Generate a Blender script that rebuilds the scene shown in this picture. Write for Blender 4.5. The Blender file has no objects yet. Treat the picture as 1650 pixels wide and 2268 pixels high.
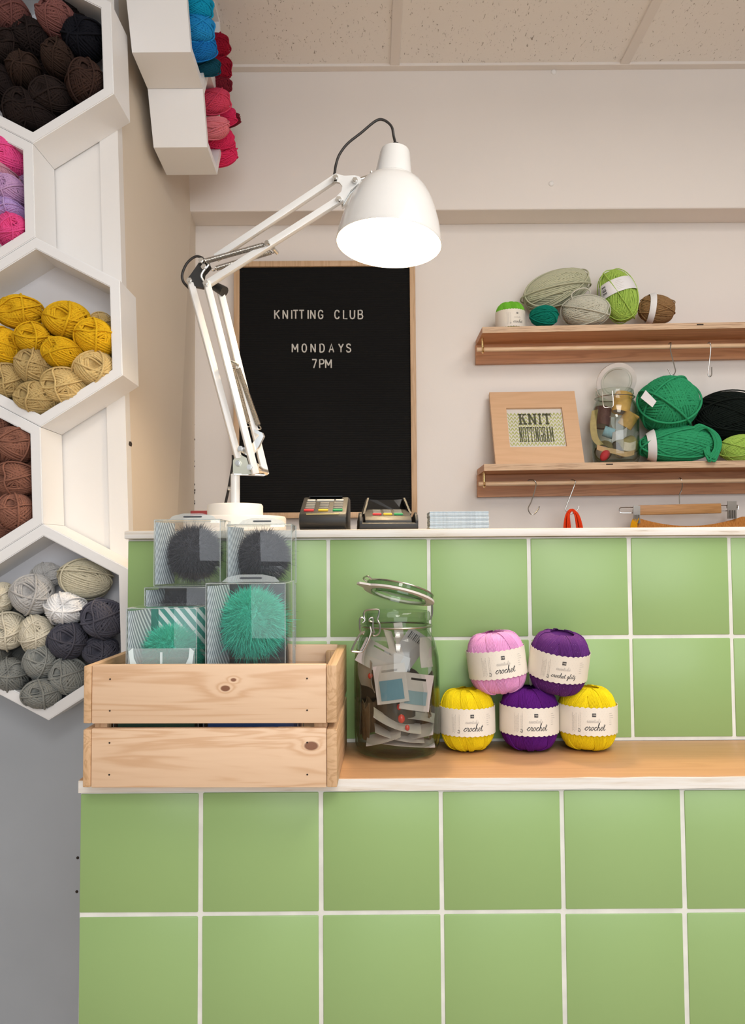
import bpy, bmesh, math, random
import numpy as np
from mathutils import Vector, Matrix, Euler, Quaternion
from math import sin, cos, pi, radians, sqrt, atan2

scene = bpy.context.scene
COL = scene.collection

# ------------------------------------------------------------------ camera
F = 1815.0                       # focal length in px of the 1650x2268 frame
PITCH, ROLL = radians(2.87), radians(-0.37)
CAM = Vector((0, 0, 1.12))
RCAM = Matrix.Rotation(pi/2 + PITCH, 3, 'X') @ Matrix.Rotation(ROLL, 3, 'Z')
cd = bpy.data.cameras.new('camera'); cam = bpy.data.objects.new('camera', cd); COL.objects.link(cam)
cd.sensor_fit = 'AUTO'; cd.sensor_width = 36.0; cd.lens = 36.0*F/2268.0
cd.clip_start = 0.05; cd.clip_end = 60
cam.matrix_world = Matrix.Translation(CAM) @ RCAM.to_4x4()
scene.camera = cam

def ray(px, py):
    return RCAM @ Vector(((px-825)/F, -(py-1134)/F, -1))
def at(px, py, Y):               # point of the place seen at a pixel, at depth Y
    d = ray(px, py); return CAM + d*(Y/d.y)
def at_x(px, py, X):             # the same, on the plane x = X
    d = ray(px, py); return CAM + d*(X/d.x)
def at_z(px, py, Z):
    d = ray(px, py); return CAM + d*((Z-CAM.z)/d.z)

# ------------------------------------------------------------------ view, world, lights
scene.view_settings.view_transform = 'Standard'
scene.view_settings.look = 'None'
scene.view_settings.exposure = 0.31
scene.view_settings.gamma = 1.0
scene.view_settings.use_curve_mapping = False
scene.cycles.use_denoising = True
scene.cycles.transparent_max_bounces = 32
scene.cycles.max_bounces = 10
scene.cycles.sample_clamp_indirect = 6.0

w = bpy.data.worlds.new('world'); scene.world = w; w.use_nodes = True
bg = w.node_tree.nodes['Background']
bg.inputs[0].default_value = (1.0, 0.95, 0.90, 1); bg.inputs[1].default_value = 0.24

def area(name, loc, target, sx, sy, power, col):
    l = bpy.data.lights.new(name, 'AREA'); l.shape = 'RECTANGLE'; l.size = sx; l.size_y = sy
    l.energy = power; l.color = col
    o = bpy.data.objects.new(name, l); COL.objects.link(o); o.location = loc
    o.rotation_euler = (Vector(target)-Vector(loc)).to_track_quat('-Z', 'Y').to_euler()
    return o
area('shop_window_light', (0.9, -2.6, 1.80), (0.1, 1.6, 1.25), 3.2, 2.2, 62, (0.88, 0.94, 1.0))
area('ceiling_panel_light', (0.75, 0.55, 2.30), (0.75, 0.56, 0), 0.58, 1.15, 15, (1.0, 0.95, 0.89))
area('ceiling_panel_light', (0.15, -1.2, 2.30), (0.15, -1.19, 0), 0.58, 1.15, 24, (1.0, 0.96, 0.91))

# ------------------------------------------------------------------ helpers: colours and materials
def lin(c):
    c = c/255.0
    return c/12.92 if c <= 0.04045 else ((c+0.055)/1.055)**2.4
def rgb(r, g, b): return (lin(r), lin(g), lin(b), 1)

class N:
    def __init__(s, name):
        s.m = bpy.data.materials.new(name); s.m.use_nodes = True
        s.t = s.m.node_tree; s.t.nodes.clear()
        s.out = s.t.nodes.new('ShaderNodeOutputMaterial')
    def n(s, typ, **kw):
        x = s.t.nodes.new(typ)
        for k, v in kw.items(): setattr(x, k, v)
        return x
    def l(s, a, b): s.t.links.new(a, b)
    def bsdf(s, col=None, rough=0.5, metal=0.0, **kw):
        b = s.n('ShaderNodeBsdfPrincipled')
        if col is not None: b.inputs['Base Color'].default_value = col
        b.inputs['Roughness'].default_value = rough; b.inputs['Metallic'].default_value = metal
        for k, v in kw.items(): b.inputs[k].default_value = v
        s.l(b.outputs[0], s.out.inputs[0]); return b
    def coord(s, kind='Object', scale=(1, 1, 1), rot=(0, 0, 0), loc=(0, 0, 0)):
        c = s.n('ShaderNodeTexCoord'); mp = s.n('ShaderNodeMapping')
        mp.inputs['Scale'].default_value = scale; mp.inputs['Rotation'].default_value = rot; mp.inputs['Location'].default_value = loc
        s.l(c.outputs[kind], mp.inputs[0]); return mp.outputs[0]
    def noise(s, vec, scale, detail=3, rough=0.5, dist=0.0):
        x = s.n('ShaderNodeTexNoise'); x.inputs['Scale'].default_value = scale; x.inputs['Detail'].default_value = detail
        x.inputs['Roughness'].default_value = rough; x.inputs['Distortion'].default_value = dist
        s.l(vec, x.inputs['Vector']); return x.outputs['Fac']
    def ramp(s, fac, stops):
        r = s.n('ShaderNodeValToRGB'); e = r.color_ramp.elements
        while len(e) < len(stops): e.new(0.5)
        for el, (p, c) in zip(e, stops): el.position = p; el.color = c
        s.l(fac, r.inputs[0]); return r.outputs[0]
    def bump(s, h, b, strength=0.2, dist=0.002):
        x = s.n('ShaderNodeBump'); x.inputs['Strength'].default_value = strength; x.inputs['Distance'].default_value = dist
        s.l(h, x.inputs['Height']); s.l(x.outputs[0], b.inputs['Normal'])
    def mix(s, fac, a, b, mode='MIX'):
        x = s.n('ShaderNodeMix', data_type='RGBA', blend_type=mode)
        for sock, v in ((x.inputs[0], fac), (x.inputs[6], a), (x.inputs[7], b)):
            if isinstance(v, (float, int)): sock.default_value = v
            elif isinstance(v, tuple): sock.default_value = v
            else: s.l(v, sock)
        return x.outputs[2]
    def math(s, op, a, b=0.0, c=0.0):
        x = s.n('ShaderNodeMath', operation=op)
        for sock, v in zip(x.inputs, (a, b, c)):
            if isinstance(v, (float, int)): sock.default_value = v
            else: s.l(v, sock)
        return x.outputs[0]

def sc(c, k): return (min(c[0]*k, 1), min(c[1]*k, 1), min(c[2]*k, 1), 1)

def plain(name, col, rough=0.5, metal=0.0, var=0.06, nscale=40, bump=0.0, **kw):
    s = N(name); b = s.bsdf(col, rough, metal, **kw)
    v = s.coord(); nz = s.noise(v, nscale)
    s.l(s.ramp(nz, [(0.3, sc(col, 1-var)), (0.7, sc(col, 1+var))]), b.inputs['Base Color'])
    if bump: s.bump(nz, b, bump)
    return s.m

def paint(name, col, rough=0.55, bump=0.08, nscale=160, var=0.02):
    s = N(name); b = s.bsdf(col, rough); v = s.coord()
    big = s.noise(v, 3.0, 4)
    s.l(s.ramp(big, [(0.3, sc(col, 1-var)), (0.7, sc(col, 1+var))]), b.inputs['Base Color'])
    s.bump(s.noise(v, nscale, 2), b, bump, 0.0012); return s.m

YARN = {}
def yarn(name, col, var=0.08, sheen=0.2):
    if name in YARN: return YARN[name]
    s = N('yarn_'+name); b = s.bsdf(col, 0.92)
    b.inputs['Sheen Weight'].default_value = sheen; b.inputs['Sheen Roughness'].default_value = 0.5
    b.inputs['Sheen Tint'].default_value = sc(col, 1.6)
    b.inputs['Specular IOR Level'].default_value = 0.15
    v = s.coord(); nz = s.noise(v, 420, 3)
    s.l(s.ramp(nz, [(0.3, sc(col, 1-var)), (0.7, sc(col, 1+var))]), b.inputs['Base Color'])
    s.bump(s.noise(v, 1500, 3), b, 0.5, 0.0012)
    YARN[name] = s.m; return s.m

def wood(name, c1, c2, axis=0, scale=1.0, rough=0.5, knots=(), rings=26, amount=1.0):
    """grain along the given axis; knots are (x, y, z, r) in object space"""
    s = N(name); b = s.bsdf(c1, rough); 
    k = [26.0*scale]*3; k[axis] = 1.6*scale
    v = s.coord(scale=tuple(k))
    src = v
    c = s.n('ShaderNodeTexCoord').outputs['Object']
    kn = None
    for (x, y, z, r) in knots:
        sub = s.n('ShaderNodeVectorMath', operation='SUBTRACT'); s.l(c, sub.inputs[0]); sub.inputs[1].default_value = (x, y, z)
        mul = s.n('ShaderNodeVectorMath', operation='MULTIPLY'); s.l(sub.outputs[0], mul.inputs[0])
        sc3 = [1/r]*3; sc3[axis] = 0.62/r; mul.inputs[1].default_value = tuple(sc3)
        ln = s.n('ShaderNodeVectorMath', operation='LENGTH'); s.l(mul.outputs[0], ln.inputs[0])
        d = ln.outputs['Value']; kn = d if kn is None else s.math('MINIMUM', kn, d)
    n1 = s.noise(src, 1.0, 4, 0.55, 0.8)
    ph = s.math('MULTIPLY', n1, rings*0.35)
    if kn is not None:
        ph = s.math('ADD', ph, s.math('MULTIPLY', s.math('DIVIDE', 1.0, s.math('ADD', kn, 0.45)), 3.2))
    band = s.math('POWER', s.math('MULTIPLY_ADD', s.math('SINE', s.math('MULTIPLY', ph, 6.283)), 0.5, 0.5), 2.0)
    fine = s.noise(s.coord(scale=tuple([x*9 for x in k])), 1.0, 3)
    f = s.math('MULTIPLY_ADD', fine, 0.35, s.math('MULTIPLY', band, 0.65*amount))
    colr = s.ramp(f, [(0.05, c1), (0.95, c2)])
    if kn is not None:
        dark = (c2[0]*.34, c2[1]*.22, c2[2]*.17, 1)
        mask = s.ramp(kn, [(0.75, (1, 1, 1, 1)), (1.35, (0, 0, 0, 1))])
        colr = s.mix(mask, colr, dark)
    s.l(colr, b.inputs['Base Color']); s.bump(f, b, 0.12, 0.0006)
    return s.m

def ply_edge(name, c1, c2, vert=2, scale=330):
    s = N(name); b = s.bsdf(c1, 0.65)
    k = [12.0]*3; k[vert] = scale
    f = s.noise(s.coord(scale=tuple(k)), 1.0, 3, 0.6)
    s.l(s.ramp(f, [(0.32, c2), (0.5, c1), (0.75, sc(c1, 1.12))]), b.inputs['Base Color']); s.bump(f, b, 0.25, 0.001); return s.m

def clear(name, tint, edge, refl=0.9, ior=1.45, rough=0.015, haze=0.0):
    """thin glass or plastic sheet: clear where looked through squarely, tinted and mirror-like at grazing angles"""
    s = N(name)
    lw = s.n('ShaderNodeLayerWeight'); lw.inputs[0].default_value = 0.5
    tr = s.n('ShaderNodeBsdfTransparent'); gl = s.n('ShaderNodeBsdfGlossy'); gl.inputs['Roughness'].default_value = rough
    gl.inputs['Color'].default_value = (refl, refl, refl, 1)
    s.l(s.mix(s.math('POWER', lw.outputs['Facing'], 1.9), tint, edge), tr.inputs[0])
    f0 = ((ior-1)/(ior+1))**2
    fr = s.math('MULTIPLY_ADD', s.math('POWER', lw.outputs['Facing'], 5.0), 1-f0, f0)
    mx = s.n('ShaderNodeMixShader'); s.l(fr, mx.inputs[0]); s.l(tr.outputs[0], mx.inputs[1]); s.l(gl.outputs[0], mx.inputs[2])
    out = mx.outputs[0]
    if haze:
        df = s.n('ShaderNodeBsdfDiffuse'); df.inputs[0].default_value = (0.9, 0.93, 0.95, 1)
        m2 = s.n('ShaderNodeMixShader'); m2.inputs[0].default_value = haze; s.l(out, m2.inputs[1]); s.l(df.outputs[0], m2.inputs[2]); out = m2.outputs[0]
    s.l(out, s.out.inputs[0]); return s.m

# ------------------------------------------------------------------ helpers: objects
def tag(o, label=None, cat=None, group=None, kind=None):
    if label: o['label'] = label
    if cat: o['category'] = cat
    if group: o['group'] = group
    if kind: o['kind'] = kind
    return o
def thing(name, loc, label, cat, group=None, rot=None):
    o = bpy.data.objects.new(name, None); COL.objects.link(o); o.location = loc; o.empty_display_size = 0.02
    if rot is not None: o.rotation_euler = rot
    return tag(o, label, cat, group)
def link(name, me, mat, parent=None):
    o = bpy.data.objects.new(name, me); COL.objects.link(o)
    if mat is not None: me.materials.append(mat)
    if parent is not None: o.parent = parent
    return o
def obj(name, bm, mat, parent=None, smooth=True, world=True, origin=None):
    """link a bmesh as one object; world: its vertices are in world space and are shifted to the parent's base or to origin"""
    if smooth:
        for f in bm.faces: f.smooth = True
    bmesh.ops.recalc_face_normals(bm, faces=bm.faces[:])
    off = None
    if world:
        if parent is not None:
            off = Vector(parent.location)
            p = parent.parent
            while p is not None: off = off + Vector(p.location); p = p.parent
        elif origin is not None: off = Vector(origin)
    if off is not None: bmesh.ops.translate(bm, verts=bm.verts[:], vec=-off)
    me = bpy.data.meshes.new(name); bm.to_mesh(me); bm.free()
    if smooth: 
        try: me.set_sharp_from_angle(angle=radians(38))
        except Exception: pass
    o = link(name, me, mat, parent)
    if origin is not None and parent is None: o.location = origin
    return o
def npmesh(name, V, Fc, mat, smooth=True):
    me = bpy.data.meshes.new(name); me.from_pydata(V.tolist() if hasattr(V, 'tolist') else V, [], Fc.tolist() if hasattr(Fc, 'tolist') else Fc)
    if smooth: me.polygons.foreach_set('use_smooth', [True]*len(me.polygons))
    if mat is not None: me.materials.append(mat)
    return me
def B(): return bmesh.new()

def box(bm, lo, hi, bev=0.0, mtx=None, seg=2):
    lo, hi = Vector(lo), Vector(hi); c = (lo+hi)/2; d = hi-lo
    r = bmesh.ops.create_cube(bm, size=1.0, matrix=Matrix.Translation(c) @ Matrix.Diagonal((abs(d.x), abs(d.y), abs(d.z), 1)))
    vs = r['verts']
    if bev > 0:
        es = list({e for v in vs for e in v.link_edges})
        rr = bmesh.ops.bevel(bm, geom=es, offset=min(bev, 0.49*min(abs(d.x), abs(d.y), abs(d.z))), segments=seg, affect='EDGES', profile=0.5)
        vs = list(set([v for v in rr['verts']] + [v for v in vs if v.is_valid]))
    if mtx is not None: bmesh.ops.transform(bm, matrix=mtx, verts=vs)
    return vs
def bar(bm, a, b, w, h, up=(0, 1, 0), bev=0.0, ext=0.0):
    """box beam from a to b, h along 'up', w across"""
    a, b = Vector(a), Vector(b); z = (b-a).normalized(); L = (b-a).length + 2*ext
    u = Vector(up); u = (u - z*u.dot(z)).normalized(); x = u.cross(z)
    m = Matrix((x, u, z)).transposed().to_4x4(); m.translation = (a+b)/2
    return box(bm, (-w/2, -h/2, -L/2), (w/2, h/2, L/2), bev, m)
def frames(P, closed):
    n = len(P); T = []
    for i in range(n):
        a = P[(i-1) % n] if (closed or i > 0) else P[i]; b = P[(i+1) % n] if (closed or i < n-1) else P[i]
        t = (b-a); T.append(t.normalized() if t.length > 1e-9 else Vector((0, 0, 1)))
    u = T[0].orthogonal().normalized(); U = []
    for i in range(n):
        u = (u - T[i]*u.dot(T[i]))
        u = u.normalized() if u.length > 1e-9 else T[i].orthogonal().normalized()
        U.append(u)
    return T, U
def tube(bm, P, r, seg=8, closed=False, caps=True):
    P = [Vector(p) for p in P]; n = len(P); T, U = frames(P, closed)
    rr = r if isinstance(r, (list, tuple)) else [r]*n
    rings = []
    for i in range(n):
        v = T[i].cross(U[i])
        rings.append([bm.verts.new(P[i] + (U[i]*cos(2*pi*k/seg) + v*sin(2*pi*k/seg))*rr[i]) for k in range(seg)])
    m = n if closed else n-1
    for i in range(m):
        a, b = rings[i], rings[(i+1) % n]
        for k in range(seg): bm.faces.new((a[k], a[(k+1) % seg], b[(k+1) % seg], b[k]))
    if caps and not closed:
        bm.faces.new(rings[0][::-1]); bm.faces.new(rings[-1])
def smooth_pts(P, sub=6, closed=False):
    P = [Vector(p) for p in P]; n = len(P); out = []
    rng = range(n) if closed else range(n-1)
    for i in rng:
        p0 = P[(i-1) % n] if (closed or i > 0) else P[i]; p1 = P[i]; p2 = P[(i+1) % n]
        p3 = P[(i+2) % n] if (closed or i+2 < n) else p2
        for k in range(sub):
            t = k/sub
            out.append(0.5*((2*p1) + (p2-p0)*t + (2*p0-5*p1+4*p2-p3)*t*t + (3*p1-p0-3*p2+p3)*t**3))
    if not closed: out.append(P[-1].copy())
    return out
def lathe(bm, prof, seg=48, mtx=None, close=False):
    """revolve (r, z) profile about z"""
    rings = []; new = []
    for r, z in prof:
        if r < 1e-6:
            v = bm.verts.new((0, 0, z)); rings.append([v]); new.append(v)
        else:
            ring = [bm.verts.new((r*cos(2*pi*k/seg), r*sin(2*pi*k/seg), z)) for k in range(seg)]; rings.append(ring); new += ring
    pairs = list(zip(rings[:-1], rings[1:])) + ([(rings[-1], rings[0])] if close else [])
    for a, b in pairs:
        for k in range(seg):
            k2 = (k+1) % seg
            if len(a) == 1 and len(b) == 1: break
            if len(a) == 1: bm.faces.new((a[0], b[k], b[k2]))
            elif len(b) == 1: bm.faces.new((a[k], b[0], a[k2]))
            else: bm.faces.new((a[k], b[k], b[k2], a[k2]))
    if mtx is not None: bmesh.ops.transform(bm, matrix=mtx, verts=new)
    return new
def cyl(bm, a, b, r, seg=20, r2=None):
    a, b = Vector(a), Vector(b); m = (b-a).to_track_quat('Z', 'Y').to_matrix().to_4x4(); m.translation = a; L = (b-a).length
    r2 = r if r2 is None else r2
    return lathe(bm, [(0, 0), (r, 0), (r2, L), (0, L)], seg, m)
def prism(bm, poly, depth, mtx=None, bev=0.0):
    """extrude a 2-D polygon (x, z) from y=0 to y=depth"""
    a = [bm.verts.new((x, 0, z)) for x, z in poly]; b = [bm.verts.new((x, depth, z)) for x, z in poly]; n = len(poly)
    fs = [bm.faces.new(a), bm.faces.new(b[::-1])]
    for i in range(n): fs.append(bm.faces.new((a[i], b[i], b[(i+1) % n], a[(i+1) % n])))
    vs = a+b
    if bev > 0:
        es = list({e for v in vs for e in v.link_edges})
        rr = bmesh.ops.bevel(bm, geom=es, offset=bev, segments=2, affect='EDGES', profile=0.5)
        vs = list(set(rr['verts'] + [v for v in vs if v.is_valid]))
    if mtx is not None: bmesh.ops.transform(bm, matrix=mtx, verts=vs)
    return vs
def plate(bm, pts3, nrm, th, bev=0.0):
    """flat plate whose outline is a list of 3-D points, thickened by th along nrm"""
    nrm = Vector(nrm).normalized()
    a = [bm.verts.new(Vector(p)) for p in pts3]; b = [bm.verts.new(Vector(p)+nrm*th) for p in pts3]; n = len(a)
    bm.faces.new(a); bm.faces.new(b[::-1])
    for i in range(n): bm.faces.new((a[i], b[i], b[(i+1) % n], a[(i+1) % n]))
def ribbon(bm, P, width, fn, closed=False):
    """flat stroke of the given width along 2-D points, mapped to 3-D by fn(u, v)"""
    P = [Vector((p[0], p[1])) for p in P]; n = len(P); L = []; R = []
    for i in range(n):
        a = P[(i-1) % n] if (closed or i > 0) else P[i]; b = P[(i+1) % n] if (closed or i < n-1) else P[i]
        t = (b-a).normalized(); nn = Vector((-t.y, t.x))*width/2
        L.append(bm.verts.new(fn(*(P[i]+nn)))); R.append(bm.verts.new(fn(*(P[i]-nn))))
    for i in range(n if closed else n-1):
        j = (i+1) % n; bm.faces.new((L[i], R[i], R[j], L[j]))
def copy_tree(o, parent=None):
    c = o.copy(); COL.objects.link(c)
    if parent is not None: c.parent = parent
    for ch in o.children:
        copy_tree(ch, c)
    return c
def set_mat(o, m, slot=0):
    o.material_slots[slot].link = 'OBJECT'; o.material_slots[slot].material = m

# ------------------------------------------------------------------ lettering drawn as strokes
STROKES = {  # cap height 1, width about 0.62
 'K': [[(0,0),(0,1)],[(.58,1),(0,.42)],[(.2,.6),(.6,0)]], 'N': [[(0,0),(0,1)],[(0,1),(.56,0)],[(.56,0),(.56,1)]], 'I': [[(.1,0),(.1,1)]],
 'T': [[(0,1),(.62,1)],[(.31,1),(.31,0)]], 'L': [[(0,1),(0,0),(.5,0)]], 'M': [[(0,0),(0,1)],[(0,1),(.36,.3)],[(.36,.3),(.72,1)],[(.72,1),(.72,0)]],
 'Y': [[(0,1),(.3,.5),(.3,0)],[(.6,1),(.3,.5)]], 'A': [[(0,0),(.3,1),(.6,0)],[(.11,.33),(.49,.33)]], '7': [[(0,1),(.56,1)],[(.56,1),(.2,0)]],
 'P': [[(0,0),(0,1),(.34,1),(.5,.93),(.56,.75),(.5,.56),(.34,.48),(0,.48)]],
 'D': [[(0,0),(0,1),(.26,1),(.46,.9),(.56,.68),(.56,.32),(.46,.1),(.26,0),(0,0)]],
 'B': [[(0,0),(0,1),(.34,1),(.5,.92),(.52,.75),(.46,.58),(.32,.52),(0,.52)],[(.32,.52),(.52,.44),(.58,.26),(.52,.08),(.36,0),(0,0)]],
 'U': [[(0,1),(0,.28),(.08,.08),(.28,0),(.48,.08),(.56,.28),(.56,1)]],
 'O': [[(.28,0),(.1,.08),(0,.32),(0,.68),(.1,.92),(.28,1),(.46,.92),(.56,.68),(.56,.32),(.46,.08),(.28,0)]],
 'C': [[(.56,.76),(.46,.94),(.28,1),(.1,.92),(0,.68),(0,.32),(.1,.08),(.28,0),(.46,.06),(.56,.24)]],
 'G': [[(.56,.76),(.46,.94),(.28,1),(.1,.92),(0,.68),(0,.32),(.1,.08),(.28,0),(.46,.06),(.56,.22),(.56,.44),(.32,.44)]],
 'S': [[(.52,.8),(.44,.95),(.26,1),(.08,.93),(.02,.76),(.1,.6),(.3,.52),(.48,.42),(.56,.24),(.48,.07),(.28,0),(.08,.05),(0,.22)]],
}
SCRIPT = {  # flowing hand, x-height 1
 'c': (.86, [[(-.1,.25),(.35,.8),(.66,.86),(.5,1.0),(.22,.8),(.1,.4),(.26,.04),(.55,.06),(.86,.4)]]),
 'r': (.72, [[(-.08,.3),(.14,.85),(.2,1.12),(.28,.9),(.5,.9),(.44,.5),(.42,.12),(.54,0),(.72,.3)]]),
 'o': (.9, [[(-.05,.25),(.3,.9),(.5,1.0),(.24,.85),(.1,.42),(.28,0),(.58,.2),(.66,.7),(.48,.98),(.62,.8),(.9,.8)]]),
 'h': (.92, [[(-.05,.3),(.25,1.2),(.38,1.9),(.26,2.05),(.16,1.6),(.12,.6),(.1,0),(.16,.55),(.4,.98),(.58,.8),(.56,.2),(.68,0),(.92,.35)]]),
 'e': (.82, [[(-.05,.3),(.4,.55),(.54,.86),(.36,1.0),(.13,.72),(.1,.3),(.3,0),(.6,.1),(.82,.4)]]),
 't': (.74, [[(-.05,.3),(.2,1.1),(.32,1.7),(.26,1.0),(.22,.25),(.36,0),(.6,.12),(.74,.35)],[(.0,1.18),(.62,1.3)]]),
 'g': (.9, [[(-.05,.3),(.4,.95),(.52,.9),(.3,1.0),(.1,.6),(.24,.08),(.5,.35),(.6,.95),(.56,-.2),(.4,-.85),(.16,-.7),(.4,-.2),(.9,.4)]]),
 'l': (.7, [[(-.05,.3),(.25,1.1),(.38,1.85),(.27,2.0),(.16,1.4),(.18,.3),(.36,0),(.7,.35)]]),
 'i': (.64, [[(-.05,.35),(.16,.95),(.14,.25),(.3,0),(.64,.35)],[(.22,1.4),(.26,1.5)]]),
 'z': (.8, [[(-.05,.6),(.2,.98),(.48,.85),(.16,.2),(.48,.2),(.46,-.45),(.26,-.75),(.24,-.35),(.8,.3)]]),
 's': (.7, [[(-.05,.2),(.3,.85),(.42,1.05),(.4,.6),(.46,.2),(.3,0),(.1,.12),(.7,.3)]]),
 'n': (.9, [[(-.05,.6),(.12,.95),(.1,0),(.16,.6),(.42,.98),(.6,.75),(.56,.2),(.66,0),(.9,.35)]]),
 'a': (.86, [[(.6,.85),(.35,1.0),(.1,.6),(.2,.06),(.46,.2),(.6,.9),(.58,.2),(.68,0),(.86,.35)]]),
 ' ': (.6, []),
}
def script_strokes(word, slant=0.22):
    x = 0; out = []
    for ch in word:
        adv, st = SCRIPT[ch]
        for p in st: out.append([(x+u+slant*v, v) for u, v in p])
        x += adv
    return out, x

# ------------------------------------------------------------------ materials of the place
M_wall = paint('warm_white_paint', (0.80, 0.745, 0.70, 1), 0.6)
M_side = paint('side_wall_warm_lit', (0.70, 0.61, 0.50, 1), 0.6)  # warm light falling on this wall is mixed into its colour
M_white = paint('white_board_paint', (0.83, 0.81, 0.79, 1), 0.42, 0.05, 220)
M_grey = paint('shaded_white_paint', (0.43, 0.465, 0.51, 1), 0.5, 0.05, 120, 0.08)  # white paint of the lower partition, its blue-grey shade put into the colour
M_dark = plain('dark_hole', (0.03, 0.02, 0.015, 1), 0.9)
M_floor = wood('floor_boards', (0.56, 0.43, 0.31, 1), (0.46, 0.34, 0.23, 1), 1, 0.4)
M_grout = plain('white_grout', (0.74, 0.74, 0.70, 1), 0.85, var=0.10, nscale=25, bump=0.2)
M_ply = ply_edge('plywood_edge', (0.62, 0.43, 0.28, 1), (0.34, 0.20, 0.12, 1))
M_chrome = plain('polished_steel', (0.72, 0.72, 0.70, 1), 0.16, 1.0, var=0.03)
M_steel = plain('dull_wire', (0.42, 0.40, 0.37, 1), 0.28, 1.0, var=0.05)
M_black = plain('black_plastic', (0.018, 0.018, 0.018, 1), 0.38, var=0.1)

def tile_mat():
    s = N('green_glazed_tile'); b = s.bsdf((0.33, 0.53, 0.21, 1), 0.34)
    b.inputs['Specular IOR Level'].default_value = 0.42
    g = s.n('ShaderNodeNewGeometry'); v = s.coord()
    r = s.ramp(g.outputs['Random Per Island'], [(0.0, (0.275, 0.425, 0.165, 1)), (1.0, (0.30, 0.46, 0.19, 1))])
    big = s.noise(v, 5.0, 3)
    s.l(s.mix(s.math('MULTIPLY', big, 0.25), r, (0.33, 0.455, 0.165, 1)), b.inputs['Base Color'])
    s.bump(s.noise(v, 14, 2), b, 0.10, 0.004); return s.m
M_tile = tile_mat()

def ceil_mat():
    s = N('fissured_ceiling_tile'); b = s.bsdf((0.78, 0.72, 0.66, 1), 0.85)
    v = s.coord(scale=(200, 62, 1)); f = s.noise(v, 1.0, 2, 0.45, 1.4)
    v2 = s.coord(scale=(330, 330, 1)); f2 = s.noise(v2, 1.0, 2)
    m = s.ramp(f, [(0.275, (0, 0, 0, 1)), (0.33, (1, 1, 1, 1))])
    c = s.mix(m, (0.36, 0.30, 0.25, 1), (0.90, 0.86, 0.82, 1))
    s.l(s.mix(s.math('MULTIPLY', f2, 0.25), c, (0.80, 0.76, 0.72, 1)), b.inputs['Base Color'])
    s.bump(m, b, 0.6, 0.003); return s.m
M_ceil = ceil_mat()

# ------------------------------------------------------------------ the room
YB, YW, XS = 2.10, 2.195, -0.478          # beam face, back wall, side wall
ZC = at(1050, 151, YB).z                  # ceiling
ZBEAM = at(850, 466, YB).z
def structure(name, bm, mat, smooth=False, parent=None):
    o = obj(name, bm, mat, parent, smooth); 
    if parent is None: o['kind'] = 'structure'
    return o
b = B(); box(b, (-2.4, YW, 0), (2.6, YW+0.12, ZC+0.1)); structure('wall_back', b, M_wall)
b = B(); box(b, (XS-0.005, YB, ZBEAM), (2.6, YW+0.001, ZC+0.05), 0.004); structure('beam', b, M_wall)
b = B(); box(b, (-2.4, -3.2, -0.1), (2.6, YW+0.12, 0)); structure('floor', b, M_floor)
b = B(); box(b, (-2.4, -3.2, ZC), (2.6, YW+0.12, ZC+0.05)); structure('ceiling', b, M_ceil)
xb = at(874, 150, YB).x
for k, x in enumerate((xb-1.2, xb-0.6, xb, xb+0.6, xb+1.2, xb+1.8)):
    b = B(); box(b, (x-0.0125, -3.2, ZC-0.006), (x+0.0125, YB, ZC+0.002), 0.002)
    structure('trim_%d' % (k+1), b, M_wall)
b = B(); box(b, (XS, YB-0.024, ZC-0.007), (2.6, YB+0.001, ZC+0.002), 0.002); structure('trim_7', b, M_wall)

# left partition, a little out of plumb, with the return wall behind it
YP = 1.60
e0, e1 = at(257, 150, YP), at(287, 1240, YP)
def edge_x(z): return e0.x + (e1.x-e0.x)*(z-e0.z)/(e1.z-e0.z)
zsplit = at(280, 1420, YP).z
def panel(name, z0, z1, mat, y0=YP, th=0.03, x0=-2.4):
    b = B()
    v = [b.verts.new(p) for p in ((x0, y0, z0), (edge_x(z0), y0, z0), (edge_x(z1), y0, z1), (x0, y0, z1),
                                  (x0, y0+th, z0), (edge_x(z0), y0+th, z0), (edge_x(z1), y0+th, z1), (x0, y0+th, z1))]
    for q in ((0, 1, 2, 3), (7, 6, 5, 4), (0, 4, 5, 1), (1, 5, 6, 2), (2, 6, 7, 3), (3, 7, 4, 0)): b.faces.new([v[i] for i in q])
    return structure(name, b, mat)
panel('wall_front', zsplit, ZC, M_white)
pl = panel('wall_front_lower', 0, zsplit, M_grey)
def strip():
    b = B(); z0, z1 = zsplit, ZC; w = 0.036; y0 = YP-0.004
    v = [b.verts.new(p) for p in ((edge_x(z0)-w, y0, z0), (edge_x(z0)+0.001, y0, z0), (edge_x(z1)+0.001, y0, z1), (edge_x(z1)-w, y0, z1),
                                  (edge_x(z0)-w, YP, z0), (edge_x(z0)+0.001, YP, z0), (edge_x(z1)+0.001, YP, z1), (edge_x(z1)-w, YP, z1))]
    for q in ((0, 1, 2, 3), (7, 6, 5, 4), (0, 4, 5, 1), (1, 5, 6, 2), (2, 6, 7, 3), (3, 7, 4, 0)): b.faces.new([v[i] for i in q])
    structure('trim_8', b, M_white)
strip()
b = B()                                     # side wall from the partition edge to the back corner
v = []
for z in (0, ZC):
    xe = edge_x(z); v += [b.verts.new(p) for p in ((xe, YP+0.03, z), (XS, YW, z), (XS-0.12, YW, z), (xe-0.12, YP+0.03, z))]
for q in ((0, 1, 5, 4), (1, 2, 6, 5), (2, 3, 7, 6), (3, 0, 4, 7), (0, 3, 2, 1), (4, 5, 6, 7)): b.faces.new([v[i] for i in q])
wl = structure('wall_left', b, M_side)
rnd = random.Random(5)
b = B()                                     # flaked paint in the corner
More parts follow.
